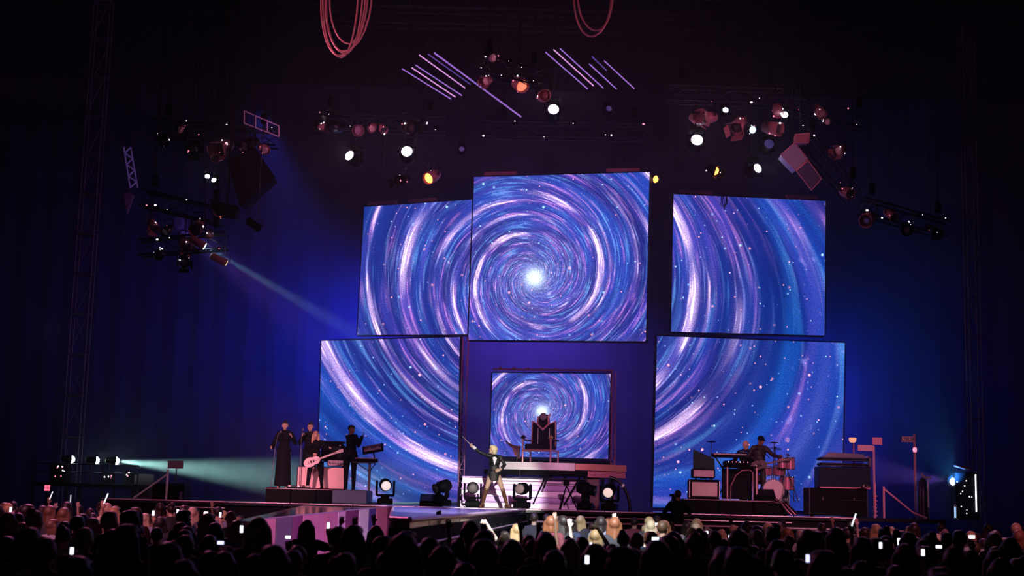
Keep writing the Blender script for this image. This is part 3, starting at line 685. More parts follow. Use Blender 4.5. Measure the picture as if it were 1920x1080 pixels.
# keyboards on a column stand
t = thing('keyboard_stand', 'T-shaped stand carrying a flat black keyboard, right of the keyboard player', 'stand', (GX(690, 37.6, 905), 37.9, SZ))
obj('column', MB().box((0, 0, .55), (.07, .07, 1.05), .01), DMETAL, t); obj('foot', MB().box((0, 0, .025), (.55, .35, .05), .02), DMETAL, t)
obj('shelf', MB().box((-.16, 0, 1.09), (.62, .32, .03), .01), DMETAL, t)
for s in (-1, 1): rod('brace', (0, 0, .85), (s*.25-.1, 0, 1.08), .012, DMETAL, t)
def keyboard(label, loc, w, tilt, rz=0):
    t = thing('keyboard', label, 'keyboard', loc, rz); R = Matrix.Rotation(tilt, 3, 'X'); 
    obj('case', MB().box((0, 0, .045), (w, .32, .09), .015, R=R), BLACK, t)
    kb = MB(); kb.box((0, 0, 0), (w-.1, .14, .02)); ks = obj('keys', kb, PINKISH, t); ks.location = R @ V3(0, -.08, .05)+V3(0, 0, .045)
    ks.rotation_euler = (tilt, 0, 0); bk = MB()
    for i in range(int(w/.055)): 
        if i % 7 not in (2, 6): bk.box((-(w-.14)/2+.055*i+.02, .03, .015), (.018, .08, .014))
    obj('black_keys', bk, BLACK, ks)
    pn = obj('control_panel', MB().box((0, 0, 0), (w-.12, .09, .012)), mat('panel_grey', (.3, .2, .25), .4), t); pn.location = R @ V3(0, .08, .05)+V3(0, 0, .045); pn.rotation_euler = (tilt, 0, 0)
    return t
keyboard('flat black keyboard lying on the T-shaped stand', (GX(687, 37.9, 850), 37.9, SZ+1.108), .64, 0)
k = keyboard('small tilted synthesizer mounted above the flat keyboard, its top lit peach', (GX(700, 37.9, 835), 37.95, SZ+1.42), .56, .55)
k.rotation_euler = (0, -.2, 0)
rod('mount', (0, .02, -.24), (0, .02, .06), .02, DMETAL, k)
# ------------------------------------------------------------------ central steps, platform and throne
t = thing('staircase', 'wide lit staircase with pale violet treads below the throne platform', 'stairs', (0, 37.6, SZ))
xa, xb = GX(864, 37.6, 920), GX(1096, 37.6, 920); nst = 5
tread = [mat('pale_step', (.7, .52, .78), .3, .25, noise=.3, scale=4), mat('violet_step', (.36, .2, .5), .3, .3, noise=.3, scale=4)]
for k in range(nst):
    h = (k+1)*.165
    obj('riser_board', MB().box(((xa+xb)/2, k*.3+.03, h-.0825-.02), (xb-xa, .04, .125), .004), tread[k % 2], t)
    obj('tread', MB().box(((xa+xb)/2, k*.3+.16, h-.0175), (xb-xa+.04, .33, .035), .008), tread[(k+1) % 2], t)
for s in (xa-.03, xb+.03):
    obj('stringer', MB().add([(s-.03, 0, 0), (s-.03, 1.55, 0), (s-.03, 1.55, .83), (s-.03, 0, .12), (s+.03, 0, 0), (s+.03, 1.55, 0), (s+.03, 1.55, .83), (s+.03, 0, .12)],
        [(0, 1, 2, 3), (7, 6, 5, 4), (0, 4, 5, 1), (1, 5, 6, 2), (2, 6, 7, 3), (3, 7, 4, 0)]), BLACK, t)
PLZ = ZZ(1030, 868, 38.4)
t = thing('throne_platform', 'raised silver-edged platform with a curved front carrying the throne', 'platform', (0, 39.2, SZ))
xa, xb = GX(932, 38.2, 872), GX(1176, 38.2, 875); ph = PLZ-SZ; xm = GX(1078, 38.2, 872)
def curve(x): a = (x-xa)/(xb-xa); return -1.1+.35*(2*a-1)**2
def slabpoly(x0, x1, z0, z1, n=14, y1=.9):
    b = MB(); top = [(x0+(x1-x0)*i/n, curve(x0+(x1-x0)*i/n)) for i in range(n+1)]+[(x1, y1), (x0, y1)]; k = len(top)
    vs = [(a, c, z0) for a, c in top]+[(a, c, z1) for a, c in top]
    return b.add(vs, [tuple(range(k))[::-1], tuple(range(k, 2*k))]+[(i, (i+1) % k, k+(i+1) % k, k+i) for i in range(k)])
obj('deck_slab', slabpoly(xa, xm-.01, ph-.20, ph), SILVER, t)
obj('deck_slab', slabpoly(xm+.01, xb, ph-.18, ph-.01), mat('orange_slab', (.85, .36, .3), .35, .3, noise=.2, scale=3), t, label='orange-pink right end of the deck')
xk = GX(1102, 38.2, 888)
obj('under_slab', slabpoly(xk, xb-.02, ph-.36, ph-.2), mat('rose_slab', (.65, .22, .32), .4, .2, noise=.15), t, label='rose-coloured lower slab')
obj('under_frame', slabpoly(xa-.35, xk+.2, ph-.33, ph-.215), BLACK, t)
for px in (945, 1020, 1060, 1098, 1150): rod('post', (GX(px, 39, 900), .2, 0), (GX(px, 39, 900), .2, ph-.3), .04, BLACK, t)
for (a, b_) in (((1027, 884), (1000, 944)), ((1030, 884), (1020, 914)), ((1090, 890), (1058, 946))):
    A_, B_ = W(a[0], a[1], 38.05)-t.location, W(b_[0], b_[1], 37.45)-t.location; B_.z = max(B_.z, 0); rod('strut', A_, B_, .022, BLACK, t)
obj('column', MB().box((GX(1112, 38.3, 920), -.65, (ph-.36)/2), (.36, .3, ph-.36), .02), mat('plum_column', (.16, .05, .09), .5), t)
rod('front_rail', (xa-.2, -1.0, ph-.42), (xk, -1.0, ph-.42), .018, DMETAL, t)
for px in (975, 1058): rod('rail_hanger', (GX(px, 38.2, 880), -1.0, ph-.43), (GX(px, 38.2, 880), -1.0, ph-.2), .012, DMETAL, t)
# throne
TM = mat('rose_gold_trim', (.85, .42, .42), .3, .5); SEAT = mat('throne_leather', (.005, .005, .012), .5, spec=.15, noise=.3)
th = thing('throne', 'high-backed black throne with pink trim and a V-shaped crest', 'chair', (GX(1013, 38.7, 866), 38.72, PLZ), -.42)
wz = .46; hh = .34
obj('seat', MB().box((0, 0, hh+.09), (.74, .56, .16), .04), SEAT, th); obj('seat_rail', MB().box((0, -.27, hh-.01), (.84, .05, .055), .012), TM, th)
for s in (-1, 1): obj('side_rail', MB().box((s*.41, 0, hh-.01), (.045, .56, .05), .012), TM, th)
for sx in (-1, 1):
    for sy in (-1, 1): rod('leg', (sx*.41, sy*.27, 0), (sx*.41, sy*.27, hh), .024, TM, th)
    rod('arm_post', (sx*.41, -.27, hh), (sx*.41, -.27, .66), .022, TM, th)
    obj('armrest', MB().box((sx*.41, 0, .62), (.05, .56, .04), .015), SEAT, th)
    f = MB(); f.lathe([(0, .03), (.02, .07), (.05, .075), (.07, .045), (.10, .03)], (sx*.41, -.27, .64)); obj('finial', f, DMETAL if sx < 0 else mat('gold_finial', (.9, .5, .2), .3, .7), th)
RB = Matrix.Rotation(.0, 3, 'X')
obj('backrest', MB().prism([(-.36, hh+.1), (.36, hh+.1), (.34, 1.14), (.17, 1.06), (-.17, 1.06), (-.34, 1.14)], .22, .29), SEAT, th)
obj('headrest', MB().prism([(0, .92), (.17, 1.06), (.15, 1.26), (.10, 1.33), (-.10, 1.33), (-.15, 1.26), (-.17, 1.06)], .16, .24), SEAT, th)
obj('crest_disc', MB().lathe([(0, .1), (.02, .1)], (0, .15, 1.28), (0, -1, 0), 20), mat('crest_grey', (.3, .26, .3), .5), th)
trim = MB()
for a, b_ in (((-.17, 1.07), (0, .91)), ((0, .91), (.17, 1.07)), ((-.17, 1.07), (-.15, 1.27)), ((.17, 1.07), (.15, 1.27)), ((.15, 1.27), (.2, 1.33))):
    trim.box(((a[0]+b_[0])/2, .14, (a[1]+b_[1])/2), (math.hypot(b_[0]-a[0], b_[1]-a[1])+.03, .03, .045), .006, Matrix.Rotation(-math.atan2(b_[1]-a[1], b_[0]-a[0]), 3, 'Y'))
obj('crest_trim', trim, TM, th)
trim = MB()
for a, b_ in (((-.36, hh+.1), (-.34, 1.15)), ((.36, hh+.1), (.34, 1.15)), ((-.34, 1.15), (-.17, 1.06)), ((.34, 1.15), (.17, 1.06))):
    trim.box(((a[0]+b_[0])/2, .2, (a[1]+b_[1])/2), (math.hypot(b_[0]-a[0], b_[1]-a[1])+.02, .03, .03), .006, Matrix.Rotation(-math.atan2(b_[1]-a[1], b_[0]-a[0]), 3, 'Y'))
obj('back_trim', trim, TM, th)
for s in (-1, 1): obj('piping', MB().cyl((s*.17, .2, .5), (s*.17, .2, .95), .011, n=6), mat('white_piping', (.95, .9, .9), .4), th)
t = thing('draped_prop', 'small dark plum drape lying over a low stand left of the throne', 'prop', (GX(968, 38.9, 860), 39.0, PLZ-.0))
obj('stand', MB().cyl((0, 0, 0), (.1, 0, .42), .015), DMETAL, t); obj('drape', MB().add([(-.35, 0, .62), (-.1, -.05, .48), (.12, 0, .45), (.1, .05, .36), (-.12, .02, .40), (-.05, 0, .2), (.1, 0, .1), (-.2, .06, .45)], [(0, 1, 4, 7), (1, 2, 3, 4), (4, 3, 6, 5)]), mat('plum', (.2, .05, .09), .7), t)
# ------------------------------------------------------------------ moving lamps standing on the deck
def moving_head(label, loc, rz, tilt, lens, group=None, s=1.0, hang=False, drop=0.0, spot_=None, name='moving_light'):
    """root at the clamp or foot; hang: upside down under its truss"""
    t = thing(name, label, 'stage light', loc, rz, group)
    sg = -1 if hang else 1
    K = lambda x, y, z: (x*s, y*s, z*s*sg)
    if 'base' not in MHC:
        MHC['base'] = MB().box((0, 0, .09), (.38, .34, .16), .03).box((0, 0, .19), (.2, .2, .05), .01).mesh('base', BLACK)
        b = MB(); b.box((0, 0, .24), (.46, .12, .06), .02); 
        for q in (-1, 1): b.box((q*.215, 0, .43), (.05, .14, .38), .02)
        MHC['yoke'] = b.mesh('yoke', BLACK)
        b = MB(); b.lathe([(-.22, .06), (-.2, .12), (-.12, .155), (.04, .16), (.07, .12), (.2, .125), (.235, .13)], (0, 0, 0), (0, -1, 0), 20); b.box((0, .12, .1), (.14, .12, .1), .03)
        MHC['head'] = b.mesh('head', BLACK)
        MHC['lens'] = {}
        b = MB(); b.lathe([(.225, .136), (.245, .136), (.25, .126), (.24, .118)], (0, 0, 0), (0, -1, 0), 20); MHC['ring'] = b.mesh('lens_ring', DMETAL)
    if lens.name not in MHC['lens']: MHC['lens'][lens.name] = MB().lathe([(.236, .118), (.243, .118), (.258, .07), (.262, .02)], (0, 0, 0), (0, -1, 0), 20).mesh('lens', lens)
    f = math.pi if hang else 0
    for nm in ('base', 'yoke'):
        o = obj(nm, MHC[nm], parent=t, rot=(f, 0, 0)); o.scale = (s,)*3
    s2 = s*(1.25 if hang else 1.0); h = obj('head', MHC['head'], parent=t, loc=K(0, 0, .5), rot=(tilt, 0, 0)); h.scale = (s2,)*3
    obj('lens', MHC['lens'][lens.name], parent=h); obj('lens_ring', MHC['ring'], parent=h)
    if hang:
        rod('clamp', (0, 0, -.02), (0, 0, max(drop, .06)), .018*s+.006, DMETAL, t)
    return t
MHC = {}
def px_head(label, px, py, D, base_z, rz, tilt, lens, s=1.0, **k): return moving_head(label, (GX(px, D, py), D, base_z), rz, tilt, lens, s=s, **k)
px_head('large floor moving light right of the keyboard stand with a round white lens', 722, 930, 35.9, SZ, .15, .1, mat('white_lens', (1, 1, 1), .3, emit=.7, ecol=(.9, .9, .8)), 1.0)
px_head('floor moving light before the inner edge of the lower left screen', 830, 930, 36.1, SZ, -1.0, .3, LENS, 1.0)
px_head('floor moving light left of the singer with a dull grey lens', 886, 930, 36.5, SZ, .05, .05, mat('grey_lens', (.12, .1, .11), .5, emit=.04, ecol=(1, .8, .9)), .98)
px_head('floor moving light right of the singer with a dull pinkish lens', 979, 930, 36.0, SZ, -.3, .05, mat('rose_lens', (.2, .13, .14), .5, emit=.08, ecol=(1, .65, .7)), 1.0)
px_head('floor moving light under the right end of the throne platform with a pale lens', 1143, 930, 36.2, SZ, -.25, .3, mat('cream_lens', (1, .85, .75), .5, emit=.7, ecol=(1, .8, .7)), 1.05)
px_head('floor moving light seen from the side at the foot of the lit staircase', 1098, 935, 36.6, SZ, 1.35, .25, LENS, 1.1)
t = thing('cable_reel', 'big dark curved cable hose arching over the floor light right of the stairs', 'cable', (GX(1160, 36.9, 930), 36.9, SZ))
obj('hose', MB().tube([V3(-.25+.55*math.sin(a), 0, .85*math.cos(a)) for a in [i*math.pi/2/12 for i in range(13)]], .045, 8), DMETAL, t); obj('hose_collar', MB().lathe([(0, .06), (.06, .06)], (.08, 0, .67), (.8, 0, -.7), 12), SILVER, t)
rod('support', (-.25, 0, 0), (-.25, 0, .85), .02, DMETAL, t)
t = thing('camera_tripod', 'dark tripod with a small camera between the stairs and the floor lights', 'tripod', (GX(1062, 36.4, 940), 36.6, SZ))
for a in (0, 2.1, 4.2): rod('leg', (.3*math.cos(a), .3*math.sin(a), 0), (0, 0, .6), .016, BLACK, t)
obj('camera', MB().box((0, 0, .68), (.16, .3, .14), .02), BLACK, t); obj('camera_lens', MB().lathe([(0, .05), (.12, .06)], (0, -.14, .68), (0, -1, 0), 14), BLACK, t)
t = thing('monitor_wedge', 'low black floor monitor left of the floor lights by the lower left screen', 'speaker', (GX(808, 35.7, 945), 35.75, SZ))
obj('casing', MB().add([(-.28, -.2, 0), (.28, -.2, 0), (.28, .25, 0), (-.28, .25, 0), (-.28, -.12, .12), (.28, -.12, .12), (.28, .25, .3), (-.28, .25, .3)], [(3, 2, 1, 0), (4, 5, 6, 7), (0, 1, 5, 4), (1, 2, 6, 5), (2, 3, 7, 6), (3, 0, 4, 7)]), BLACK, t)
obj('grille', MB().add([(-.25, -.115, .135), (.25, -.115, .135), (.25, .22, .295), (-.25, .22, .295)], [(0, 1, 2, 3)]), DMETAL, t)
# ------------------------------------------------------------------ right band riser, players, instruments
t = thing('riser', 'low black platform with rounded ends under the drums at stage right', 'platform', (0, 36.6, SZ))
xa, xb = GX(1283, 36.6, 950), GX(1478, 36.6, 950)
for i in range(3):
    w = (xb-xa)/3; obj('platform_panel', MB().box((xa+w*(i+.5), 1.1, .18), (w-.02, 2.2, .36), .03), MATTE, t)
rod('edge_trim', (xa, -.01, .34), (xb-.1, -.01, .34), .012, mat('dull_trim', (.4, .25, .3)), t)
gy = 37.0
TWEED = GRILLE
cabinet('large guitar speaker cabinet with beige cloth front at the left end of the drum riser', GX(1319, gy, 920), gy, RZ, .80, .50, .4, TWEED, frame=.07, knobs=None)
cabinet('amplifier head with mauve panel standing on the beige-fronted speaker cabinet', GX(1318, gy, 890), gy, RZ+.535, .60, .24, .3, mat('mauve_panel', (.6, .4, .48), .5, noise=.3, scale=12), frame=.035, name='amplifier_head', cat='amplifier')
t = thing('baffle', 'dark fin-shaped screen panel standing behind the amplifier head', 'panel', (GX(1322, 37.5, 860), 37.6, RZ))
obj('panel', MB().prism([(-.30, .72), (.28, .72), (.26, 1.06), (.05, 1.16), (-.30, 1.30)], -.02, .02), mat('teal_black', (.008, .03, .035), .5, noise=.5, spec=.1), t)
for s in (-.22, .2): rod('leg', (s, .03, 0), (s, .03, .75), .02, DMETAL, t)
# equipment desk with pink-lit posts
t = thing('equipment_desk', 'black rack desk with two bright pink front posts and an arched front', 'desk', (GX(1388, 36.95, 910), 37.05, RZ))
obj('desk_top', MB().box((0, .2, .86), (.86, .6, .05), .015), BLACK, t); obj('back_panel', MB().box((0, .45, .42), (.8, .03, .8)), CLOTH, t)
for px in (1363, 1418): rod('post', (GX(px, 37.0, 910)-t.location.x, -.12, 0), (GX(px, 37.0, 910)-t.location.x, -.12, .84), .02, mat('pink_post', (.95, .55, .6), .4), t)
b = MB(); b.tube([(-.25, -.08, 0), (-.24, -.08, .35), (-.12, -.08, .62), (.05, -.08, .76), (.25, -.08, .78), (.33, -.08, .72), (.34, -.08, 0)], .015, 6); obj('arch', b, mat('dull_rose', (.4, .15, .2), .4), t)
obj('mixer', MB().box((-.05, .15, .95), (.7, .4, .12), .03), BLACK, t)
for k in range(6): obj('fader_light', MB().ell((-.3+.1*k, -.06, .98), (.012, .012, .012), None, 6, 4), (LED_GLINT if k % 3 == 0 else LEDP_GLINT), t)
keyboard('keyboard standing behind the black rack desk, its keys edged pink', (GX(1372, 37.5, 850), 37.75, RZ+1.12), 1.0, .12)
t = thing('keyboard_stand', 'crossed-leg stand under the keyboard behind the rack desk', 'stand', (GX(1372, 37.5, 850), 37.75, RZ))
for s in (-1, 1): rod('leg', (-s*.4, 0, 0), (s*.4, 0, 1.12), .02, DMETAL, t); rod('foot', (s*.4, -.2, .02), (s*.4, .2, .02), .02, DMETAL, t)
def m5(q): q.update(look=V3(-.7, -.6, -.35), elR=V3(-.3, -.14, 1.16), wrR=V3(-.38, -.34, 1.12), hdR=V3(-.4, -1, -.2), elL=V3(.2, -.16, 1.16), wrL=V3(-.02, -.36, 1.12), hdL=V3(-.4, -1, -.2))
standing(1398, 38.15, RZ-.12, 'seated-height bald keyboard player behind the rack desk, face lit pink', -.2, None, None, BLK, 0, fem=False, mod=m5, skin=SKIN)
def m6(q): q.update(look=V3(.6, -.7, -.4), head=V3(.03, -.05, 1.59), elR=V3(-.30, -.02, 1.17), wrR=V3(-.08, -.24, 1.06), hdR=V3(.9, -.2, -.3), hnR=V3(0, 1, 0), elL=V3(.33, -.08, 1.22), wrL=V3(.48, -.26, 1.16), hdL=V3(.5, -.5, .4), hnL=V3(-.5, -.3, -.5), curlL=1.0)
standing(1424, 37.55, RZ, 'bass player in a dark cap and open jacket in front of the lower right screen', .05, 'cap', BLK, mat('dark_jacket', (.02, .012, .016), .6), 0, fem=False, mod=m6, skin=SKIND, scale=.99)
guitar('dark bass guitar held across the bass player with its neck pointing right', Matrix.Translation((GX(1424, 37.2, 876), 37.2, ZZ(1424, 872, 37.2))) @ Matrix.Rotation(-.22, 4, 'Y'), mat('dark_guitar', (.05, .015, .03), .25), mat('dark_neck', (.08, .03, .04), .3))
# drum kit
SHELL = mat('rose_shell', (.75, .28, .42), .25, .4, noise=.35, scale=14); HEADM = mat('drum_head', (.8, .6, .65), .5, noise=.1); BRASS = mat('brass', (.55, .35, .2), .25, 1.0)
dk = thing('drum_kit', 'rose-coloured drum kit with cymbals at the right end of the riser', 'drums', (GX(1458, 37.4, 930), 37.7, RZ))
def drum(nm, loc, r, h, ax=(0, 0, 1), m=SHELL):
    d = obj(nm, MB().lathe([(0, r), (h, r)], loc, ax, 24), m, dk); a = Vector(ax).normalized(); l = Vector(loc)
    for q in (0, h): obj('hoop', MB().lathe([(-.012, r+.012), (.012, r+.012)], l+a*q, ax, 24), CHROME, d)
    obj('drum_skin', MB().lathe([(0, r*.97), (.006, r*.97)], l+a*(h+.008), ax, 24), HEADM, d)
    for k in range(6):
        e = a.orthogonal().normalized(); e = Quaternion(a, k*math.pi/3) @ e; rod('lug', l+e*(r+.012)+a*.02, l+e*(r+.012)+a*(h-.02), .006, CHROME, d, 5)
    return d
drum('bass_drum', (-.12, .05, .28), .28, .42, (0, -1, 0)); drum('tom_drum', (-.26, -.05, .70), .15, .2, (0, -.25, 1)); drum('tom_drum', (.08, -.05, .70), .16, .22, (0, -.25, 1))
drum('floor_tom', (.30, .0, .30), .19, .34); drum('snare_drum', (-.5, .1, .52), .17, .13); drum('conga', (.34, -.25, .84), .12, .30); drum('conga', (.12, -.3, .86), .11, .26)
for a in (0, 2.1, 4.2): rod('floor_tom_leg', (.30+.19*math.cos(a), .19*math.sin(a), 0), (.30+.19*math.cos(a), .19*math.sin(a), .4), .01, CHROME, dk)
for a in (0, 2.1, 4.2): rod('conga_leg', (.23+.03*math.cos(a), -.28, .84), (.23+.32*math.cos(a), -.28+.2*math.sin(a), 0), .012, CHROME, dk)
for s in (-1, 1): rod('spur', (-.12+s*.2, -.2, .2), (-.12+s*.33, -.3, .0), .01, CHROME, dk)
rod('tom_mount', (-.1, 0, .5), (-.1, 0, .85), .014, CHROME, dk); rod('mount_arm', (-.24, -.02, .8), (.08, -.02, .8), .012, CHROME, dk)
rod('snare_stand', (-.5, .1, 0), (-.5, .1, .52), .014, CHROME, dk)
for s, z, r, tl in ((-.80, 1.28, .14, .1), (.02, 1.40, .19, -.1), (.36, 1.22, .13, .1)):
    rod('cymbal_stand', (s, .15, .0), (s, .15, z), .012, DMETAL, dk)
    for a in (0, 2.1, 4.2): rod('stand_leg', (s, .15, .25), (s+.2*math.cos(a), .15+.2*math.sin(a), 0), .008, DMETAL, dk)
    cy = MB().lathe([(-.012, r), (0, r*.6), (.012, .05), (.04, .03)], (0, 0, 0), (0, 0, 1), 24); c = obj('cymbal', cy, BRASS, dk, (s, .15, z), (tl, .12, 0))
obj('stool', MB().lathe([(0, .03), (.42, .03), (.45, .17), (.52, .17)], (-.2, .62, 0), (0, 0, 1), 16), BLACK, dk)
for (px, py, D, lab) in ((1333, 828, 37.6, 'tall microphone boom with a small dark disc above the baffle panel'), (1452, 830, 37.9, 'dark flat-topped boom stand right of the bass player')):
    z0 = RZ; zt = ZZ(px, py, D); t = thing('cymbal_stand', lab, 'stand', (GX(px, D, 930), D, z0))
    rod('pole', (-.05, 0, 0), (0, 0, zt-z0), .013, DMETAL, t); obj('cymbal', MB().lathe([(-.02, .03), (-.01, .14), (.01, .11), (.02, .03)], (0, 0, zt-z0)), BLACK, t)
    for a in (0, 2.1, 4.2): rod('leg', (-.05, 0, .3), (-.05+.22*math.cos(a), .22*math.sin(a), 0), .01, DMETAL, t)
t = thing('guitar_stand_wedge', 'black wedge monitor before the drum kit on the riser', 'speaker', (GX(1437, 36.8, 930), 36.95, RZ))
obj('casing', MB().add([(-.25, -.2, 0), (.25, -.2, 0), (.25, .2, 0), (-.25, .2, 0), (-.25, -.12, .1), (.25, -.12, .1), (.25, .2, .3), (-.25, .2, .3)], [(3, 2, 1, 0), (4, 5, 6, 7), (0, 1, 5, 4), (1, 2, 6, 5), (2, 3, 7, 6), (3, 0, 4, 7)]), BLACK, t)
obj('grille', MB().add([(-.22, -.115, .115), (.22, -.115, .115), (.22, .17, .295), (-.22, .17, .295)], [(0, 1, 2, 3)]), DMETAL, t)
t = thing('sound_screen', 'pale speckled upright panel standing right of the drum kit', 'panel', (GX(1484, 37.0, 960), 38.35, SZ))
obj('panel', MB().box((.02, 0, .42), (.38, .12, .76), .02), mat('speckled_panel', (.75, .78, .85), .6, noise=.35, scale=60), t); obj('frame', MB().box((.02, .07, .42), (.42, .06, .82), .02), BLACK, t)
t = thing('cable_heap', 'heap of dark cables hanging off the right end of the drum riser', 'cables', (GX(1466, 36.5, 945), 36.45, SZ))
for k in range(7):
    obj('cable', MB().tube([(-.15-.03*k+.03, .12, .42-.02*k), (-.02+.03*k, .02, .28), (.1+.04*k, -.03, .1), (.2+.035*k, -.05, .02)], .014, 5), (DMETAL, SHELL, BLACK)[k % 3], t)
# ------------------------------------------------------------------ far right equipment
t = thing('road_case', 'big black road case with steel edges at stage right below the grand keyboard', 'case', (GX(1574, 36.3, 960), 36.8, SZ))
w = 1.48; obj('case_body', MB().box((0, 0, .37), (w, .8, .70), .02), BLACK, t); 
for s in (-1, 1): obj('edge_strip', MB().box((s*w/2, -.4, .37), (.03, .03, .7), .005), DMETAL, t); obj('latch', MB().box((s*.4, -.415, .45), (.05, .03, .09), .01), CHROME, t); rod('foot', (s*.6, 0, 0), (s*.6, 0, .03), .05, DMETAL, t)
rod('handle', (-.2+.3, -.43, .42), (.7, -.43, .42), .01, DMETAL, t)
kz = SZ+.72
t = thing('keyboard_cabinet', 'dark cabinet topped by two ribbed chrome-edged keyboards beside the lower right screen', 'cabinet', (GX(1580, 37.0, 880), 37.05, kz))
obj('body', MB().box((-.0, 0, .28), (1.34, .6, .56), .02), mat('navy_cabinet', (.006, .01, .03), .5, noise=.3, spec=.1), t)
obj('base_board', MB().box((0, -.31, .02), (1.3, .02, .04)), mat('rose_slab', (.6, .2, .3)), t)
rib = mat('ribbed_metal', (.35, .3, .45), .2, .9, noise=.6, scale=30)
for k, (z, ww, x) in enumerate(((.62, 1.22, -.02), (.76, 1.26, 0.0))):
    kk = obj('keyboard_deck', MB().box((x, -.05, z), (ww, .5, .08), .03), BLACK, t); obj('chrome_edge', MB().box((x, -.31, z-.03), (ww, .02, .022), .008), CHROME, kk); obj('rib', MB().box((x, -.3, z+.02), (ww*.96, .03, .02), .008), rib, kk)
obj('lid', MB().prism([(-.55, .80), (.56, .80), (.5, .9), (-.4, .93)], -.25, .2), rib, t)
obj('end_block', MB().box((.66, -.02, .70), (.1, .5, .30), .03), rib, t)
t = thing('folded_cloth', 'rumpled pale pink cloth on the front edge of the road case', 'cloth', (GX(1620, 36.4, 910), 36.5, kz-.005))
b = MB(); n = 10
for j in range(n):
    for i in range(n): pass
vs = [(-.22+.44*i/n, -.08+.2*j/n, .03+.10*math.exp(-((i/n-.6)/.25)**2)*(1-.5*(j/n))*abs(math.sin(3+i*1.3+j*.7))+.01) for j in range(n+1) for i in range(n+1)]
obj('cloth', MB().add(vs, [(j*(n+1)+i, j*(n+1)+i+1, (j+1)*(n+1)+i+1, (j+1)*(n+1)+i) for j in range(n) for i in range(n)], True).add([(a, c, 0) for a, c in ((-.22, -.08), (.22, -.08), (.22, .12), (-.22, .12))], [(0, 1, 2, 3)]), mat('pale_cloth', (.85, .6, .6), .8), t)
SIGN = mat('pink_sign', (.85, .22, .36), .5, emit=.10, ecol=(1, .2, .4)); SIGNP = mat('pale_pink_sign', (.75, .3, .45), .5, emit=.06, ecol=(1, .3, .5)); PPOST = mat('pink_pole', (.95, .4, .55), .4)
def post_thing(name, label, cat, px, D, pbot, ptop, r=.03, m=None):
    z0 = SZ; zt = ZZ(px, ptop, D); t = thing(name, label, cat, (GX(px, D, (pbot+ptop)/2), D, z0)); rod('pole', (0, 0, 0), (0, 0, zt-z0), r, m or PPOST, t); return t, zt-z0
def sq(o, t, name, p0, p1, D, m, th=.03):
    a = W(p0[0], p0[1], D); b = W(p1[0], p1[1], D); c = (a+b)/2-t.location; c.y = 0
    return obj(name, MB().box(c, (abs(b.x-a.x), th, abs(a.z-b.z)), .006), m, t)
t, h = post_thing('music_lamp', 'small cup-shaped lamp on a thin tilted stalk above the grand keyboards', 'lamp', 1601, 37.4, 880, 830, .02, mat('dull_rose', (.4, .15, .2)))
obj('shade', MB().lathe([(0, .05), (.03, .09), (.12, .10), (.13, .06)], (-.03, 0, h)), mat('peach_lamp', (1, .5, .3), .4, emit=.7, ecol=(1, .45, .25)), t)
t, h = post_thing('notice_board', 'two pink ruled boards on one post behind the ribbed keyboards', 'sign', 1639, 37.9, 960, 836, .03)
b1 = sq(t, t, 'board', (1637, 820), (1655, 834), 37.85, SIGN); sq(t, t, 'ruled_line', (1640, 824), (1652, 825.5), 37.82, MATTE); sq(t, t, 'ruled_line', (1640, 829), (1652, 830.5), 37.82, MATTE)
b2 = sq(t, t, 'board', (1608, 834), (1638, 846), 37.9, SIGNP)
for k in range(2): sq(t, t, 'ruled_line', (1609, 837.5+4*k), (1637, 838.7+4*k), 37.87, MATTE)
t, h = post_thing('sign_pole', 'tall pink-lit pole carrying a small lettered sign at far stage right', 'sign', 1716, 37.3, 965, 813, .032)
sq(t, t, 'board', (1690, 818), (1713, 829), 37.3, SIGNP)
tc = bpy.data.curves.new('sign_letters', 'FONT'); tc.body = 'ZUSUAS'; tc.size = .15; tc.align_x = 'CENTER'; tc.align_y = 'CENTER'; tc.extrude = .004
to = bpy.data.objects.new('tmp', tc); C.objects.link(to); me = bpy.data.meshes.new_from_object(to.evaluated_get(bpy.context.evaluated_depsgraph_get())); bpy.data.objects.remove(to)
me.materials.clear(); me.materials.append(MATTE); lo = W(1701.5, 823.5, 37.3)-t.location; lt = obj('lettering', me, parent=t, loc=(lo.x, -.022, lo.z), rot=(math.pi/2, 0, 0)); 
obj('collar', MB().lathe([(0, .04), (.06, .055), (.12, .04)], (0, 0, h*.78)), LEDP_GLINT, t); obj('foot', MB().lathe([(0, .2), (.02, .2), (.05, .04)]), DMETAL, t)
t, h = post_thing('cable_post', 'slim post wrapped with cable at the right end of the grand keyboards', 'stand', 1641, 36.6, 965, 905, .022); 
obj('wrapped_cable', MB().tube([(.05*math.cos(a*2.2), .05*math.sin(a*2.2), .05+a*.035) for a in range(16)], .02, 5), PPOST, t)
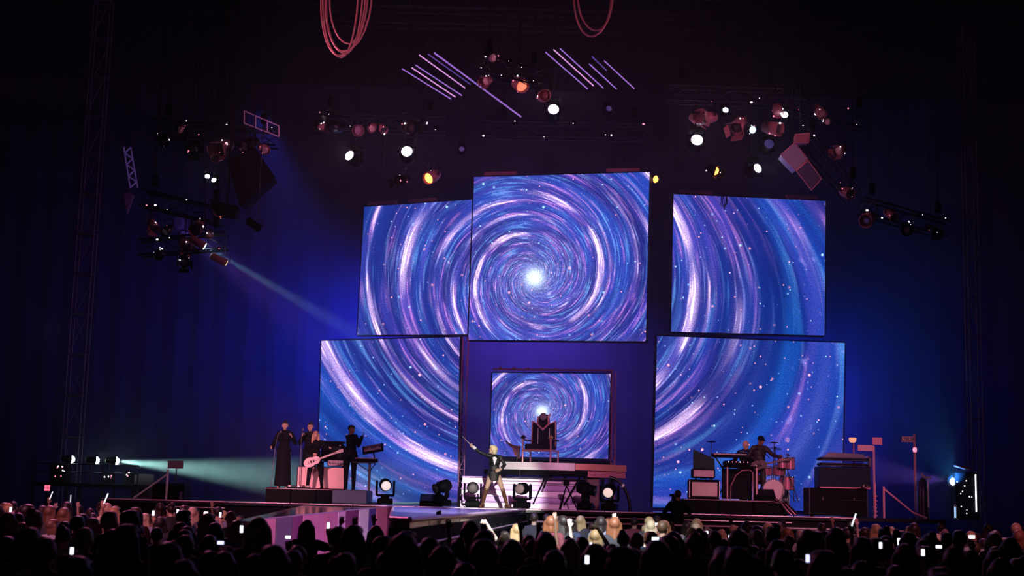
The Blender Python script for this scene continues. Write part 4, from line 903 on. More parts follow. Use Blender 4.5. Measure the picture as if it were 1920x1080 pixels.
# ramp rail
t = thing('stair_rail', 'pink-lit handrail with an upright post and a sloping bar at stage right', 'rail', (GX(1659, 36.2, 960), 36.2, SZ))
pa = W(1657, 912, 36.2)-t.location; pb = W(1712, 961, 36.2)-t.location; pb.z = max(pb.z, .02); pd = W(1738, 967, 36.2)-t.location; pd.z = .02
rod('post', (pa.x, 0, 0), (pa.x, 0, pa.z), .028, PPOST, t); rod('sloping_bar', (pa.x, 0, pa.z-.06), (pb.x, 0, pb.z), .024, PPOST, t); rod('foot_bar', (pb.x, 0, pb.z), (pd.x, 0, pd.z), .022, PPOST, t)
t = thing('pedestal_fan', 'tall wrapped mast with a hooked pale top between the sign pole and the side spotlight', 'stand', (GX(1733, 36.8, 960), 36.9, SZ))
obj('mast_wrap', MB().lathe([(0, .17), (.5, .15), (.95, .13), (1.05, .05)], n=14), mat('mast_wrap', (.05, .035, .08), .3, .6, noise=.7, scale=30), t); rod('pole', (.10, -.15, .3), (.10, -.15, 1.08), .022, mat('white_pole', (.9, .85, .95), .4), t); rod('hook', (.0, -.15, 1.06), (.17, -.15, 1.06), .03, PINKISH, t); rod('hook', (-.08, -.15, 1.16), (0, -.15, 1.07), .03, PINKISH, t)
# side spotlight and mast, far right
px_ = GX(1787, 37.4, 903); sz_ = ZZ(1787, 903, 37.4)
t = thing('followspot', 'dazzling white side spotlight on a stand at far stage right', 'stage light', (px_, 37.4, SZ))
rod('stand', (.12, .1, 0), (.12, .1, sz_-SZ), .03, DMETAL, t)
hd = obj('head', MB().lathe([(-.35, .08), (-.3, .15), (.02, .17), (.1, .17)], (0, 0, 0), (-.35, -.93, 0), 20), BLACK, t, (.05, .06, sz_-SZ))
obj('lens', MB().lathe([(.101, .10), (.135, .10), (.15, .05)], (0, 0, 0), (-.35, -.93, 0), 20), mat('dazzling_lamp', (1, 1, 1), .3, emit=45, ecol=(.75, .9, 1)), hd)
spot('side_spot', (px_-.25, 37.2, sz_), (6, 43, sz_+1.0), (.32, .16, 1), 3000, 26, .5, .08)
spot('side_glow', (px_-.1, 36.9, sz_), (px_+.9, 42, sz_+3.0), (.04, .3, .9), 1300, 75, 1, .08)
def tower(name, label, px0, px1, D, z0, z1, bays, m, rung, r=.022, gap=.35):
    xl = GX(px0, D, 800); xr = GX(px1, D, 800); w = xr-xl; t = thing(name, label, 'truss', ((xl+xr)/2, D, z0)); H = z1-z0
    for sx in (-1, 1):
        for y in (0, gap): rod('chord', (sx*w/2, y, 0), (sx*w/2, y, H), r, m, t)
    for k in range(bays+1):
        z = H*k/bays
        rod('rung', (-w/2, 0, z), (w/2, 0, z), rung, m, t); rod('rung', (-w/2, gap, z), (w/2, gap, z), rung*.6, m, t)
        for s in (-1, 1): rod('rung', (s*w/2, 0, z), (s*w/2, gap, z), rung*.6, m, t)
        if k < bays:
            s = 1 if k % 2 else -1; rod('brace', (-s*w/2, 0, z), (s*w/2, 0, z+H/bays), r*.6, m, t); rod('brace', (s*w/2, gap, z), (-s*w/2, gap, z+H/bays), r*.6, m, t)
    return t
ROOF = 16.6
TV = mat('tower_metal', (.10, .09, .2), .5, .5)
tower('truss_tower', 'tall ladder-like lighting tower at the far left of the stage', 118, 150, 40.5, 0, ROOF, 14, TV, .045)
tower('truss_tower', 'thin dark lighting mast at the far right with small lamps on it', 1822, 1844, 40.5, 0, ROOF, 14, mat('dim_tower', (.05, .05, .08), .5, .5), .02)
spot('tower_light', (-11.5, 34.5, 6), (-13, 40.5, 6.5), (.35, .35, 1), 50, 40, 1, .1)
t = thing('dimmer_rack', 'dark dimmer rack with tiny lights and a bright upright tube at the far right', 'equipment', (GX(1818, 37.0, 930), 37.2, SZ))
obj('casing', MB().box((0, .2, .62), (.62, .5, 1.24), .03), BLACK, t); obj('tube_lamp', MB().cyl((.20, -.10, .22), (.20, -.10, 1.18), .016), LED_GLINT, t)
obj('hood', MB().box((-.12, -.05, 1.36), (.4, .3, .05), .02, Matrix.Rotation(.25, 3, 'Y')), mat('plum', (.2, .05, .09)), t); rod('hood_post', (-.05, 0, 1.2), (-.05, 0, 1.36), .015, DMETAL, t)
random.seed(3)
for k in range(10): obj('glint_or_lamp', MB().ell((random.uniform(-.28, .1), -.07, random.uniform(.1, 1.15)), (.014, .014, .014), None, 6, 4), LED_GLINT, t)
t = thing('tube_lamp', 'short pale blue upright tube lamp left of the dimmer rack', 'lamp', (GX(1792, 36.9, 960), 36.95, SZ))
obj('tube', MB().cyl((0, 0, .05), (0, 0, .33), .024), mat('pale_blue_tube', (.4, .6, 1), .4, emit=.9, ecol=(.4, .65, 1)), t); obj('cap', MB().cyl((0, 0, .33), (.03, 0, .38), .04), PINKISH, t); obj('foot', MB().lathe([(0, .1), (.05, .05)]), DMETAL, t)
# ------------------------------------------------------------------ left side of the stage
t = thing('stage_box', 'black open-sided box with a violet inner side near the left end of the stage', 'box', (GX(315, 36.5, 935), 36.8, SZ))
w = GX(345, 36.5, 930)-GX(285, 36.5, 930); hb = ZZ(315, 906, 36.5)-SZ
obj('top_board', MB().box((0, 0, hb-.02), (w, .7, .04), .006), BLACK, t); obj('side_board', MB().box((-w/2+.02, 0, hb/2-.02), (.04, .7, hb-.04)), BLACK, t)
obj('side_board', MB().box((w/2-.02, 0, hb/2-.02), (.04, .7, hb-.04)), BLACK, t); obj('back_board', MB().box((0, .33, hb/2-.02), (w-.08, .03, hb-.05)), mat('violet_board', (.10, .06, .22), .6), t); obj('front_board', MB().box((-w*.15, -.33, hb/2-.02), (w*.62, .03, hb-.05)), BLACK, t)
t = thing('stair_rail', 'steel handrail with a post and a bar sloping down left beside the black box', 'rail', (GX(315, 36.35, 905), 36.35, SZ)); STL = mat('lit_steel', (.8, .85, .85), .6, .0)
pt = W(315, 880, 36.35)-t.location; pbm = W(250, 936, 36.35)-t.location; pbm.z = max(pbm.z, 0)
rod('post', (pt.x, 0, 0), (pt.x, 0, pt.z), .03, STL, t); rod('sloping_bar', (pt.x, 0, pt.z-.12), (pbm.x, 0, pbm.z), .024, STL, t)
t = thing('stage_flat', 'dark scenery flat left of the black box', 'panel', (GX(267, 39.3, 915), 39.3, SZ)); obj('board', MB().box((0, 0, .33), (.6, .06, .66), .01), mat('flat_grey', (.05, .035, .055), .7), t); rod('brace', (0, .03, .6), (0, .5, 0), .02, DMETAL, t)
t, h = post_thing('sign_pole', 'faint mauve square board on a pole above the black box', 'sign', 329, 38.3, 935, 878, .02, DMETAL); sq(t, t, 'board', (315, 863), (343, 879), 38.3, mat('mauve_board', (.4, .22, .32), .6))
# side platform with the three beam lamps
t = thing('side_platform', 'dark scaffold platform with railing beyond the left end of the stage', 'platform', (GX(165, 38.5, 930), 38.5, 0)); zz = ZZ(165, 906, 38.5)
obj('platform_deck', MB().box((0, .3, zz-.05), (2.9, 1.4, .1), .02), MATTE, t)
for s in (-1.4, -.5, .45, 1.4): rod('scaffold_leg', (s, -.3, 0), (s, -.3, zz), .03, DMETAL, t); rod('scaffold_leg', (s, .9, 0), (s, .9, zz), .03, DMETAL, t); rod('rail_post', (s, -.35, zz), (s, -.35, zz+.5), .018, DMETAL, t)
rod('hand_rail', (-1.4, -.35, zz+.5), (1.4, -.35, zz+.5), .018, DMETAL, t); rod('hand_rail', (-1.4, -.35, zz+.28), (1.4, -.35, zz+.28), .014, DMETAL, t)
for k, (px, py, pw) in enumerate(((132, 861, 150), (178, 863, 1500), (215, 864, 17000))):
    lc = W(px, py, 38.2); dr = Vector((1, .5, -.07)).normalized()
    t = thing('beam_light', ('leftmost', 'middle', 'rightmost')[k]+' of the three low beam lamps shining right from the side platform', 'stage light', (lc.x, lc.y, zz), group='beam lamps on the side platform')
    z = lc.z-zz; rod('stand', (-.1, 0, 0), (-.1, 0, z), .025, DMETAL, t)
    h = obj('head', MB().lathe([(-.24, .05), (-.2, .08), (-.02, .10), (.02, .11)], (0, 0, 0), dr, 16), BLACK, t, (0, 0, z)); obj('lens', MB().lathe([(.021, .10), (.05, .10), (.11, .05)], (0, 0, 0), dr, 16), mat('hot_lamp%d' % k, (1, 1, 1), .3, emit=(14, 25, 40)[k], ecol=(.75, 1, .95)), h)
    spot('beam', lc+dr*.14, lc+dr*10, (.5, 1, .86), pw*3.5, (5, 8, 17)[k], 1.0, .05)
for k, (px, py) in enumerate(((95, 875), (92, 892), (115, 891), (115, 879), (193, 880), (200, 880), (231, 878), (236, 884))):
    p = W(px, py, 38.0); s = 'audio_lamp'
for k, (px, D, lab) in enumerate(((103, 38.1, 'cluster of dark racks with red and white lights left on the side platform'), (196, 38.3, 'small rack with a row of red lights in the middle of the side platform'), (234, 38.2, 'small rack with red and white lights under the brightest low beam lamp'))):
    t = thing('equipment_rack', lab, 'equipment', (GX(px, D, 890), D+.45, zz)); wdt = (.5, .26, .22)[k]; hgt = (.5, .32, .36)[k]
    obj('casing', MB().box((0, 0, hgt/2), (wdt, .3, hgt), .02), BLACK, t)
    for q in range((8, 4, 4)[k]): obj('glint_or_lamp', MB().ell((random.uniform(-wdt*.42, wdt*.42), -.155, random.uniform(.15, hgt*.9)), (.018, .014, .022), None, 6, 4), (LEDP_GLINT if q % 2 == 0 else LED_GLINT), t)
t = thing('exit_board', 'small glowing pink four-pane sign at the far left', 'sign', (GX(91, 38.0, 915), 37.95, 0)); a = W(85, 909, 38)-t.location; b_ = W(95, 921, 38)-t.location
GLOW = mat('pink_glow', (1, .2, .3), .5, emit=1.1, ecol=(1, .16, .30))
for i in range(2):
    for j in range(2): obj('pane', MB().box((a.x+(b_.x-a.x)*(.25+.5*i), -.02, b_.z+(a.z-b_.z)*(.25+.5*j)), ((b_.x-a.x)*.44, .02, (a.z-b_.z)*.42), .005), GLOW, t)
obj('backing', MB().box(((a.x+b_.x)/2, 0, (a.z+b_.z)/2), (b_.x-a.x+.02, .03, a.z-b_.z+.02), .005), BLACK, t); rod('post', ((a.x+b_.x)/2, .02, 0), ((a.x+b_.x)/2, .02, b_.z), .03, DMETAL, t)
t = thing('tube_lamp', 'short faint upright tube lamp below the side platform', 'lamp', (GX(132, 36.5, 940), 36.5, 0)); a = ZZ(132, 950, 36.5); b_ = ZZ(132, 928, 36.5); rod('post', (0, .03, 0), (0, .03, a), .02, DMETAL, t); obj('tube', MB().cyl((0, 0, a-.02), (0, 0, b_), .014), mat('faint_tube', (.8, .8, .9), .4, emit=.7, ecol=(.9, .9, 1)), t)
# screen frames and side trusses
def lattice(name, label, px, D, z0, z1, w, m, bays):
    xc = GX(px, D, (800)); t = thing(name, label, 'truss', (xc, D, z0)); H = z1-z0
    for sx in (-1, 1): rod('chord', (sx*w/2, 0, 0), (sx*w/2, 0, H), .018, m, t); rod('chord', (sx*w/2, w, 0), (sx*w/2, w, H), .018, m, t)
    for k in range(bays): s = 1 if k % 2 else -1; rod('brace', (-s*w/2, 0, H*k/bays), (s*w/2, 0, H*(k+1)/bays), .011, m, t); rod('brace', (-w/2, 0, H*k/bays), (w/2, 0, H*k/bays), .011, m, t)
    return t
PT = mat('plum_truss', (.35, .12, .25), .35, .6)
lattice('support_truss', 'narrow plum-coloured truss along the right edge of the lower left screen', 868, 41.2, SZ, ZZ(868, 632, 41.2), .16, PT, 14)
lattice('support_truss', 'narrow pink-lit truss at the right edge of the small screen', 1150, 40.2, SZ, ZZ(1150, 697, 40.2), .11, PT, 12)
t = thing('support_beam', 'thin pink-lit beam with clamps along the top of the small screen', 'beam', (GX(1035, 40.5, 697), 40.5, ZZ(1035, 694.5, 40.4))); rod('tube', (-1.7, 0, .0), (1.75, -.3, .02), .03, PT, t)
for k in range(9): obj('clamp', MB().box((-1.5+.4*k, -.02-.07*k/2*.2, .05), (.07, .07, .06), .01), PT, t)
t = thing('screen_stand', 'black crossbeam and legs holding the small screen above the platform', 'stand', (GX(1033, 40.7, 900), 40.95, SZ)); 
for s in (-1.5, 0, 1.5): rod('leg', (s, 0, 0), (s, 0, 1.6), .05, DMETAL, t)
obj('crossbeam', MB().box((0, -.25, 1.30), (3.5, .12, .18), .01), BLACK, t)
# ------------------------------------------------------------------ flown rig
def truss(label, a, b_, D0, D1=None, w=.42, m=DMETAL, hoists=True, bay=.62, kind='lighting_truss'):
    """horizontal (or sloping) box truss between two points; hoist chains run up to the roof"""
    D1 = D1 or D0; P0 = W(a[0], a[1], D0); P1 = W(b_[0], b_[1], D1); d = (P1-P0); L = d.length; n = max(2, round(L/bay)); d.normalize()
    t = thing(kind, label, 'truss', P0); up = Vector((0, 0, 1)); sd = d.cross(up).normalized(); up = sd.cross(d).normalized()
    c = [sd*(x*w/2)+up*(y*w/2) for x, y in ((-1, -1), (1, -1), (1, 1), (-1, 1))]
    for q in c: rod('chord', q, q+d*L, .026, m, t)
    for k in range(n):
        u, v = d*(L*k/n), d*(L*(k+1)/n)
        for i in range(4):
            j = (i+1) % 4; e0, e1 = (c[i], c[j]) if (k+i) % 2 else (c[j], c[i])
            rod('brace', e0+u, e1+v, .012, m, t, 6)
    if hoists:
        for f in (.12, .88):
            p = d*(L*f)+up*(w/2); H = ROOF-(P0+p).z
            if H > .2: rod('hoist_chain', p, p+Vector((0, 0, H)), .012, DMETAL, t, 6); obj('hoist', MB().box(p+Vector((0, 0, .35)), (.16, .16, .3), .03), BLACK, t)
    return t, P0, P1
t = thing('roof_grid', 'dark roof grid of trusses and pipes high above the stage', 'truss', (0, 0, ROOF)); x0 = -14.5; x1 = 15.5
for y in (35.5, 38.6, 41.8):
    for yy in (0, .5):
        for z in (0, .5): rod('chord', (x0, y+yy, z), (x1, y+yy, z), .04, DMETAL, t)
    for k in range(24):
        a = x0+(x1-x0)*k/24; b_ = x0+(x1-x0)*(k+1)/24; rod('brace', (a, y, 0 if k % 2 else .5), (b_, y, .5 if k % 2 else 0), .02, DMETAL, t, 6)
for y in (36.4, 36.6, 36.8, 37.0, 37.2, 37.4, 37.6, 38.2, 38.4, 38.8, 40.3, 40.9): rod('pipe', (x0, y, 0), (x1, y, 0), .03, DMETAL, t)
for x in (x0, 0, x1): rod('cross_pipe', (x, 30, 0), (x, 42.3, 0), .04, DMETAL, t)
TR = []
for lab, a, b_, D, D1 in (('dark lighting truss above the upper left screen', (588, 228), (835, 236), 38.4, None), ('dark lighting truss above the central screen', (905, 243), (1228, 248), 38.4, None),
    ('dark lighting truss above the upper right screen', (1252, 176), (1470, 184), 37.6, None), ('sloping truss stepping down right of the upper right screen', (1478, 196), (1625, 232), 37.6, 37.4),
    ('steeply sloping truss carrying the grey speaker boxes', (1500, 250), (1600, 372), 37.2, 37.2), ('dark truss at the far right of the rig', (1612, 386), (1775, 432), 37.0, 37.0),
    ('dark upper truss of the left lighting cluster', (286, 240), (520, 262), 37.6, None), ('middle truss of the left lighting cluster with violet edges', (268, 372), (420, 408), 37.2, None),
    ('lower truss of the left lighting cluster', (262, 466), (425, 452), 37.2, None), ('short dark truss high above the central screen', (900, 120), (1010, 150), 36.4, None)):
    TR.append(truss(lab, a, b_, D, D1))
# ladder frame, top right of the left cluster
t = thing('ladder_truss', 'small pale ladder frame at the upper right of the left lighting cluster', 'truss', W(458, 230, 37)); FR = mat('frame_grey', (.55, .45, .6), .5)
pp = [(458, 208), (458, 231), (523, 256), (523, 236)]; q = [W(x, y, 37)-t.location for x, y in pp]
rod('chord', q[0], q[3], .018, FR, t); rod('chord', q[1], q[2], .018, FR, t)
for f in (0, .33, .67, 1): rod('rung', q[0].lerp(q[3], f), q[1].lerp(q[2], f), .018, FR, t)
for f in (.2, .8): e = q[0].lerp(q[3], f); rod('hanger', e, (e.x, e.y, ROOF-t.location.z), .008, DMETAL, t)
# purple lattice strip, far left
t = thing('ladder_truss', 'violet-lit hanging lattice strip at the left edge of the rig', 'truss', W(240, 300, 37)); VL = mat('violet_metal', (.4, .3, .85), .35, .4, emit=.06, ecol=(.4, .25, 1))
c0 = [W(x, y, 37)-t.location for x, y in ((232, 276), (245, 276), (258, 352), (244, 352))]
rod('chord', c0[0], c0[3], .02, VL, t); rod('chord', c0[1], c0[2], .02, VL, t)
for k in range(7): f0, f1 = k/7, (k+1)/7; A_, B_ = (c0[0].lerp(c0[3], f0), c0[1].lerp(c0[2], f1)) if k % 2 else (c0[1].lerp(c0[2], f0), c0[0].lerp(c0[3], f1)); rod('brace', A_, B_, .022, VL, t)
rod('hanger', c0[0], (c0[0].x, 0, ROOF-t.location.z), .01, DMETAL, t)
t = thing('banner_tassel', 'small violet pointed drape below the violet lattice strip', 'drape', W(241, 372, 37)); obj('drape', MB().prism([(-.12, .08), (0, -.42), (.14, .08), (.05, .14), (-.08, .14)], -.03, .03), mat('violet_drape', (.22, .16, .45), .7), t); rod('hanger', (0, 0, .1), (0, 0, ROOF-t.location.z), .008, DMETAL, t)
# fixtures: px, py, D, rz, tilt, lens, scale, label
def hung(px, py, D, rz, tilt, lens, s, lab, top):
    """hung from the truss whose lower edge is at world height top"""
    p = W(px, py, D); zr = p.z+.5*s; return moving_head(lab, (p.x, p.y, zr), rz, -tilt, lens, s=s, hang=True, drop=ROOF-zr)
zA = ZZ(700, 232, 38.4); zC = ZZ(1360, 180, 37.6); zB = ZZ(1060, 245, 38.4); zL = ZZ(400, 251, 37.6); zM = ZZ(340, 390, 37.2); zW = ZZ(340, 460, 37.2)
FX = [(666, 300, 38.4, -.55, .25, LAMPW, 0.92, 'round white moving light above the upper left screen, the left one of two lit', zA),
 (764, 293, 38.4, 0, .22, LAMPW, 1.00, 'larger round white moving light above the upper left screen, right of the other lit one', zA),
 (1037, 215, 37.6, 0, .25, LAMPW, 0.97, 'single round white moving light high above the central screen', zB+.9),
 (1304, 272, 38.0, 0, .22, LAMPW, 1.05, 'biggest round white moving light, above the left part of the upper right screen', zC),
 (1410, 322, 38.0, .5, .2, LAMPW, 0.84, 'round white moving light close above the middle of the upper right screen', zC),
 (1437, 278, 38.0, .1, .2, LAMPV, 0.92, 'unlit blue-faced moving light above the upper right screen', zC),
 (1139, 209, 38.6, .2, .25, LAMPV, .55, 'unlit blue-faced moving light high above the right part of the central screen', zB+1.0),
 (865, 284, 38.8, .1, .25, LAMPV, .5, 'small unlit blue-faced moving light between the left and central trusses', zA),
 (1358, 212, 37.2, .1, .3, LAMPB, .5, 'blue-white star-bright lamp in the left half of the right lighting cluster', zC),
 (1470, 222, 37.2, -.1, .3, LAMPB, .62, 'blue-white star-bright lamp in the right half of the right lighting cluster', zC),
 (388, 335, 37.0, .3, .3, LAMPB, .42, 'left one of the twin blue-white lamps inside the left lighting cluster', zL),
 (405, 342, 36.9, -.3, .3, LAMPB, .42, 'right one of the twin blue-white lamps inside the left lighting cluster', zL)]
for f in FX: hung(*f)
HOODM = mat('rose_housing', (.34, .14, .17), .5, .1, noise=.2); HOODG = mat('grey_housing', (.3, .3, .42), .45, .2, noise=.15)
def par_can(label, px, py, D, rz, tilt, lens, s, top, body=BLACK, group=None):
    """open-fronted can lamp in a yoke"""
    p = W(px, py, D); t = thing('can_light', label, 'stage light', (p.x, p.y, p.z+.28*s), rz, group); k = 'can'+body.name
    if k not in MHC:
        b = MB(); b.lathe([(-.18, .05), (-.16, .09), (-.05, .12), (.2, .13), (.2, .118), (.05, .11)], (0, 0, 0), (0, -1, 0), 16); MHC[k] = b.mesh('can', body)
        b = MB(); b.tube([(-.145, 0, -.28), (-.145, 0, -.1), (-.1, 0, 0), (.1, 0, 0), (.145, 0, -.1), (.145, 0, -.28)], .012, 6); MHC['canyoke'] = b.mesh('yoke', DMETAL)
        b = MB()
        for sg in (-1, 1): b.box((0, -.27, sg*.15), (.22, .13, .008), 0, Matrix.Rotation(-sg*.35, 3, 'X')); b.box((sg*.15, -.27, 0), (.008, .13, .2), 0, Matrix.Rotation(sg*.35, 3, 'Z'))
        MHC['flap'+k] = b.mesh('barn_doors', body)
    if 'd'+lens.name not in MHC: MHC['d'+lens.name] = MB().lathe([(.12, .11), (.15, .10), (.16, .04)], (0, 0, 0), (0, -1, 0), 16).mesh('lens', lens)
    y = obj('yoke', MHC['canyoke'], parent=t); y.scale = (s,)*3; h = obj('can', MHC[k], parent=t, loc=(0, 0, -.28*s), rot=(tilt, 0, 0)); h.scale = (s,)*3
    obj('lens', MHC['d'+lens.name], parent=h)
    if int(px) % 2: obj('barn_doors', MHC['flap'+k], parent=h)
    for q in range(random.randint(1, 4)):  # glowing dots stand in for glints on the can
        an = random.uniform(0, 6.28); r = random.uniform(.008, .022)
        obj('glint_or_lamp', MB().ell((.125*math.cos(an), random.uniform(-.22, .1), .125*math.sin(an)), (r, r*.8, r*random.uniform(.7, 1.6)), None, 7, 4), random.choice((LED_GLINT, LED_GLINT, LEDP_GLINT)), h)
    rod('clamp', (0, 0, 0), (0, 0, ROOF-t.location.z), .010, DMETAL, t); return t
PC = [(757, 337, 38.2, -1.0, .35, AMBERD, 1.15, zA, BLACK, 'dull amber can lamp above the upper left screen, left of the bright amber one'),
 (812, 330, 38.2, -.6, .5, AMBER, 1.35, zA, HOODM, 'bright amber can lamp above the upper left screen'), (1335, 318, 38.2, .6, .45, AMBER, 1.1, zC, BLACK, 'amber can lamp above the upper right screen'),
 (1224, 335, 40.9, .5, .3, AMBER, 1.0, zB, BLACK, 'amber can lamp at the top right corner of the central screen'), (972, 156, 36.6, .5, .55, AMBERD, 1.5, ZZ(950, 135, 36.4), HOODM, 'amber and red can lamp high above the central screen'),
 (627, 238, 38.2, -.8, .1, LENS, 1.5, zA, DMETAL, 'round black can lamp with a pink-lit rim at the left end of the left truss'), (603, 238, 38.1, .9, .2, PALELENS, .8, zA, HOODM, 'small pink-lit lamp at the very left end of the left truss'),
 (672, 244, 38.1, .1, .3, mat('mauve_lens', (.35, .22, .35), .5), 1.3, zA, HOODM, 'can lamp with a mauve square housing on the left truss'), (700, 238, 38.1, -.3, .6, PALELENS, .9, zA, HOODM, 'slim pink-lit can lamp in the middle of the left truss'),
 (716, 240, 38.15, .6, .6, LENS, .9, zA, HOODM, 'slim pink-lit can lamp right of the middle of the left truss'), (765, 240, 38.1, .5, .2, LENS, 1.5, zA, DMETAL, 'round black can lamp towards the right end of the left truss'),
 (790, 232, 38.3, -.4, .4, LENS, 1.1, zA, BLACK, 'black can lamp at the right end of the left truss'), (922, 105, 36.3, .3, .6, PALELENS, 1.2, ZZ(950, 135, 36.4)+.8, DMETAL, 'cluster lamp at the top of the short high truss'),
 (915, 150, 36.4, -.5, .5, PALELENS, .9, ZZ(950, 135, 36.4), HOODM, 'small pink-lit lamp at the left end of the short high truss'), (1018, 180, 36.6, .2, .2, mat('brown_lens', (.2, .07, .07), .5), 1.3, ZZ(1000, 150, 36.4), HOODM, 'dark red-brown can lamp right of the amber and red one'),
 (1305, 222, 37.3, .9, .4, mat('cyan_lamp', (.3, .6, 1), .4, emit=2.5, ecol=(.5, .8, 1)), 1.1, zC, HOODM, 'can lamp with a small cyan light at the left of the right lighting cluster'), (1331, 220, 37.2, -.9, .2, LENS, 1.3, zC, HOODM, 'dark can lamp with a pink curved rim in the right lighting cluster'),
 (1387, 232, 37.2, -.6, .7, LENS, 1.5, zC, HOODM, 'large rose-coloured slanted can lamp in the right lighting cluster'), (1408, 243, 37.0, .2, .3, mat('cyan_lamp', (.3, .6, 1)), .9, zC, DMETAL, 'small glossy can lamp hanging below the rose slanted one'),
 (1446, 240, 37.2, .8, .3, LENS, 1.5, zC, HOODM, 'can lamp with a curved rose rim left of the bright right cluster lamp'), (1458, 205, 37.1, 0, .9, PALELENS, 1.1, zC, HOODM, 'pale pink lamp over the bright right cluster lamp'),
 (1536, 208, 37.1, .4, .8, PALELENS, 1.1, ZZ(1540, 205, 37.4), HOODM, 'pale rose lamp on the sloping truss'), (1552, 226, 37.1, -.3, .5, PALELENS, .9, ZZ(1550, 212, 37.4), DMETAL, 'small lamp with an oval white rim on the sloping truss'),
 (1577, 281, 37.1, -.7, .4, PALELENS, 1.1, ZZ(1590, 250, 37.4), HOODM, 'pale pink pointed lamp beside the steeply sloping truss'), (1586, 360, 37.0, .4, .4, LENS, 1.2, ZZ(1590, 345, 37.2), HOODM, 'rose can lamp at the foot of the steeply sloping truss'),
 (1630, 410, 36.9, -.6, .4, LENS, 1.5, ZZ(1640, 392, 37), HOODM, 'rose-rimmed lamp at the left end of the far right truss'), (1668, 402, 36.9, .5, .6, LENS, 1.1, ZZ(1668, 398, 37), HOODM, 'small lamp in the middle of the far right truss'), (1745, 430, 36.9, .3, .5, LENS, 1.1, ZZ(1745, 425, 37), DMETAL, 'dark lamp at the right end of the far right truss'), (1700, 428, 36.9, -.2, .4, LENS, 1.3, ZZ(1700, 412, 37), BLACK, 'black lamp between the rose-rimmed and the dark lamps of the far right truss'),
 (335, 240, 37.3, .7, .5, PALELENS, 1.0, zL, DMETAL, 'small pale lamp at the top left of the left lighting cluster'), (404, 290, 37.1, .3, .8, LENS, 1.1, zL, HOODM, 'rose can lamp hanging on a long clamp in the left lighting cluster'), (423, 275, 37.2, -.4, .5, LENS, 1.5, zL, HOODM, 'pink-rimmed can lamp right of the rose one in the left lighting cluster'),
 (470, 270, 37.2, -.8, .5, LENS, 1.4, zL, DMETAL, 'black can lamp under the ladder frame'), (494, 278, 37.1, .6, .5, PALELENS, 1.0, zL, HOODM, 'pink-lit lamp at the right end of the left cluster\'s upper truss'), (310, 262, 37.3, 0, .5, LENS, 1.2, zL, BLACK, 'black lamp at the left end of the left cluster\'s upper truss'),
 (365, 275, 37.2, .2, .5, LENS, 1.4, zL, BLACK, 'black lamp in the middle of the left cluster\'s upper truss'), (285, 420, 37.0, .5, .7, LENS, 1.0, zM, HOODM, 'small rose lamp at the left end of the left cluster\'s middle truss'), (316, 430, 37.0, -.5, .6, PALELENS, 1.0, zM, DMETAL, 'pale lamp on the left cluster\'s middle truss'),
 (345, 455, 37.5, .6, .7, LENS, 1.2, zM, HOODM, 'pink-rimmed oval lamp left of the teal beam lamp'), (372, 425, 37.0, -.2, .5, LENS, 1.4, zM, HOODM, 'rose can lamp above the teal beam lamp'), (408, 400, 37.0, 1.2, .4, AMBERD, .8, zM, HOODM, 'small amber lamp at the right end of the left cluster\'s middle truss'),
 (394, 437, 36.9, .2, .6, PALELENS, .8, zM, HOODM, 'small pale pink lamp right of the rose can in the left cluster'), (300, 475, 37.0, 0, .5, LENS, 1.1, zW, DMETAL, 'black lamp at the left end of the left cluster\'s lower truss'), (345, 488, 37.0, .3, .5, LENS, 1.2, zW, DMETAL, 'black lamp under the left cluster\'s lower truss')]
for px, py, D, rz, tl, ln, s, top, body, lab in PC: par_can(lab, px, py, D, rz, tl, ln, s, top, body)
# profile beam lamps with visible beams (left cluster)
def beam_lamp(label, px, py, D, target, lens, body, watts, col, deg, top):
    p = W(px, py, D); d = (Vector(target)-p).normalized(); t = thing('beam_light', label, 'stage light', p)
    h = obj('head', MB().lathe([(-.42, .05), (-.38, .10), (-.05, .10), (0, .12), (.04, .12)], (0, 0, 0), d, 16), body, t); obj('lens', MB().lathe([(.041, .085), (.05, .09), (.06, .05)], (0, 0, 0), d, 16), lens, h)
    obj('yoke', MB().tube([(-.14, 0, 0), (-.14, 0, .2), (.14, 0, .2), (.14, 0, 0)], .012, 6), DMETAL, t); rod('clamp', (0, 0, .2), (0, 0, ROOF-p.z), .012, DMETAL, t)
    if watts: spot('beam', p+d*.1, target, col, watts, deg, .45, .05)
tg = W(690, 640, 38.5)
beam_lamp('teal-white beam lamp shining down right out of the left lighting cluster', 381, 460, 36.8, tg, mat('teal_lamp', (.6, 1, .95), .3, emit=20, ecol=(.6, 1, .95)), HOODM, 15000, (.35, .85, 1), 6, zW)
beam_lamp('peach-lit lamp just below the teal beam lamp', 421, 492, 36.9, W(700, 640, 38.8), mat('peach_hot', (1, .6, .4), .4, emit=3, ecol=(1, .6, .35)), HOODM, 3200, (.6, .15, .5), 9, zW)
beam_lamp('faint rose lamp at the right of the left lighting cluster', 483, 426, 36.4, W(620, 520, 39), mat('rose_hot', (1, .4, .5), .4, emit=.8, ecol=(1, .45, .5)), BLACK, 0, None, 0, zL)
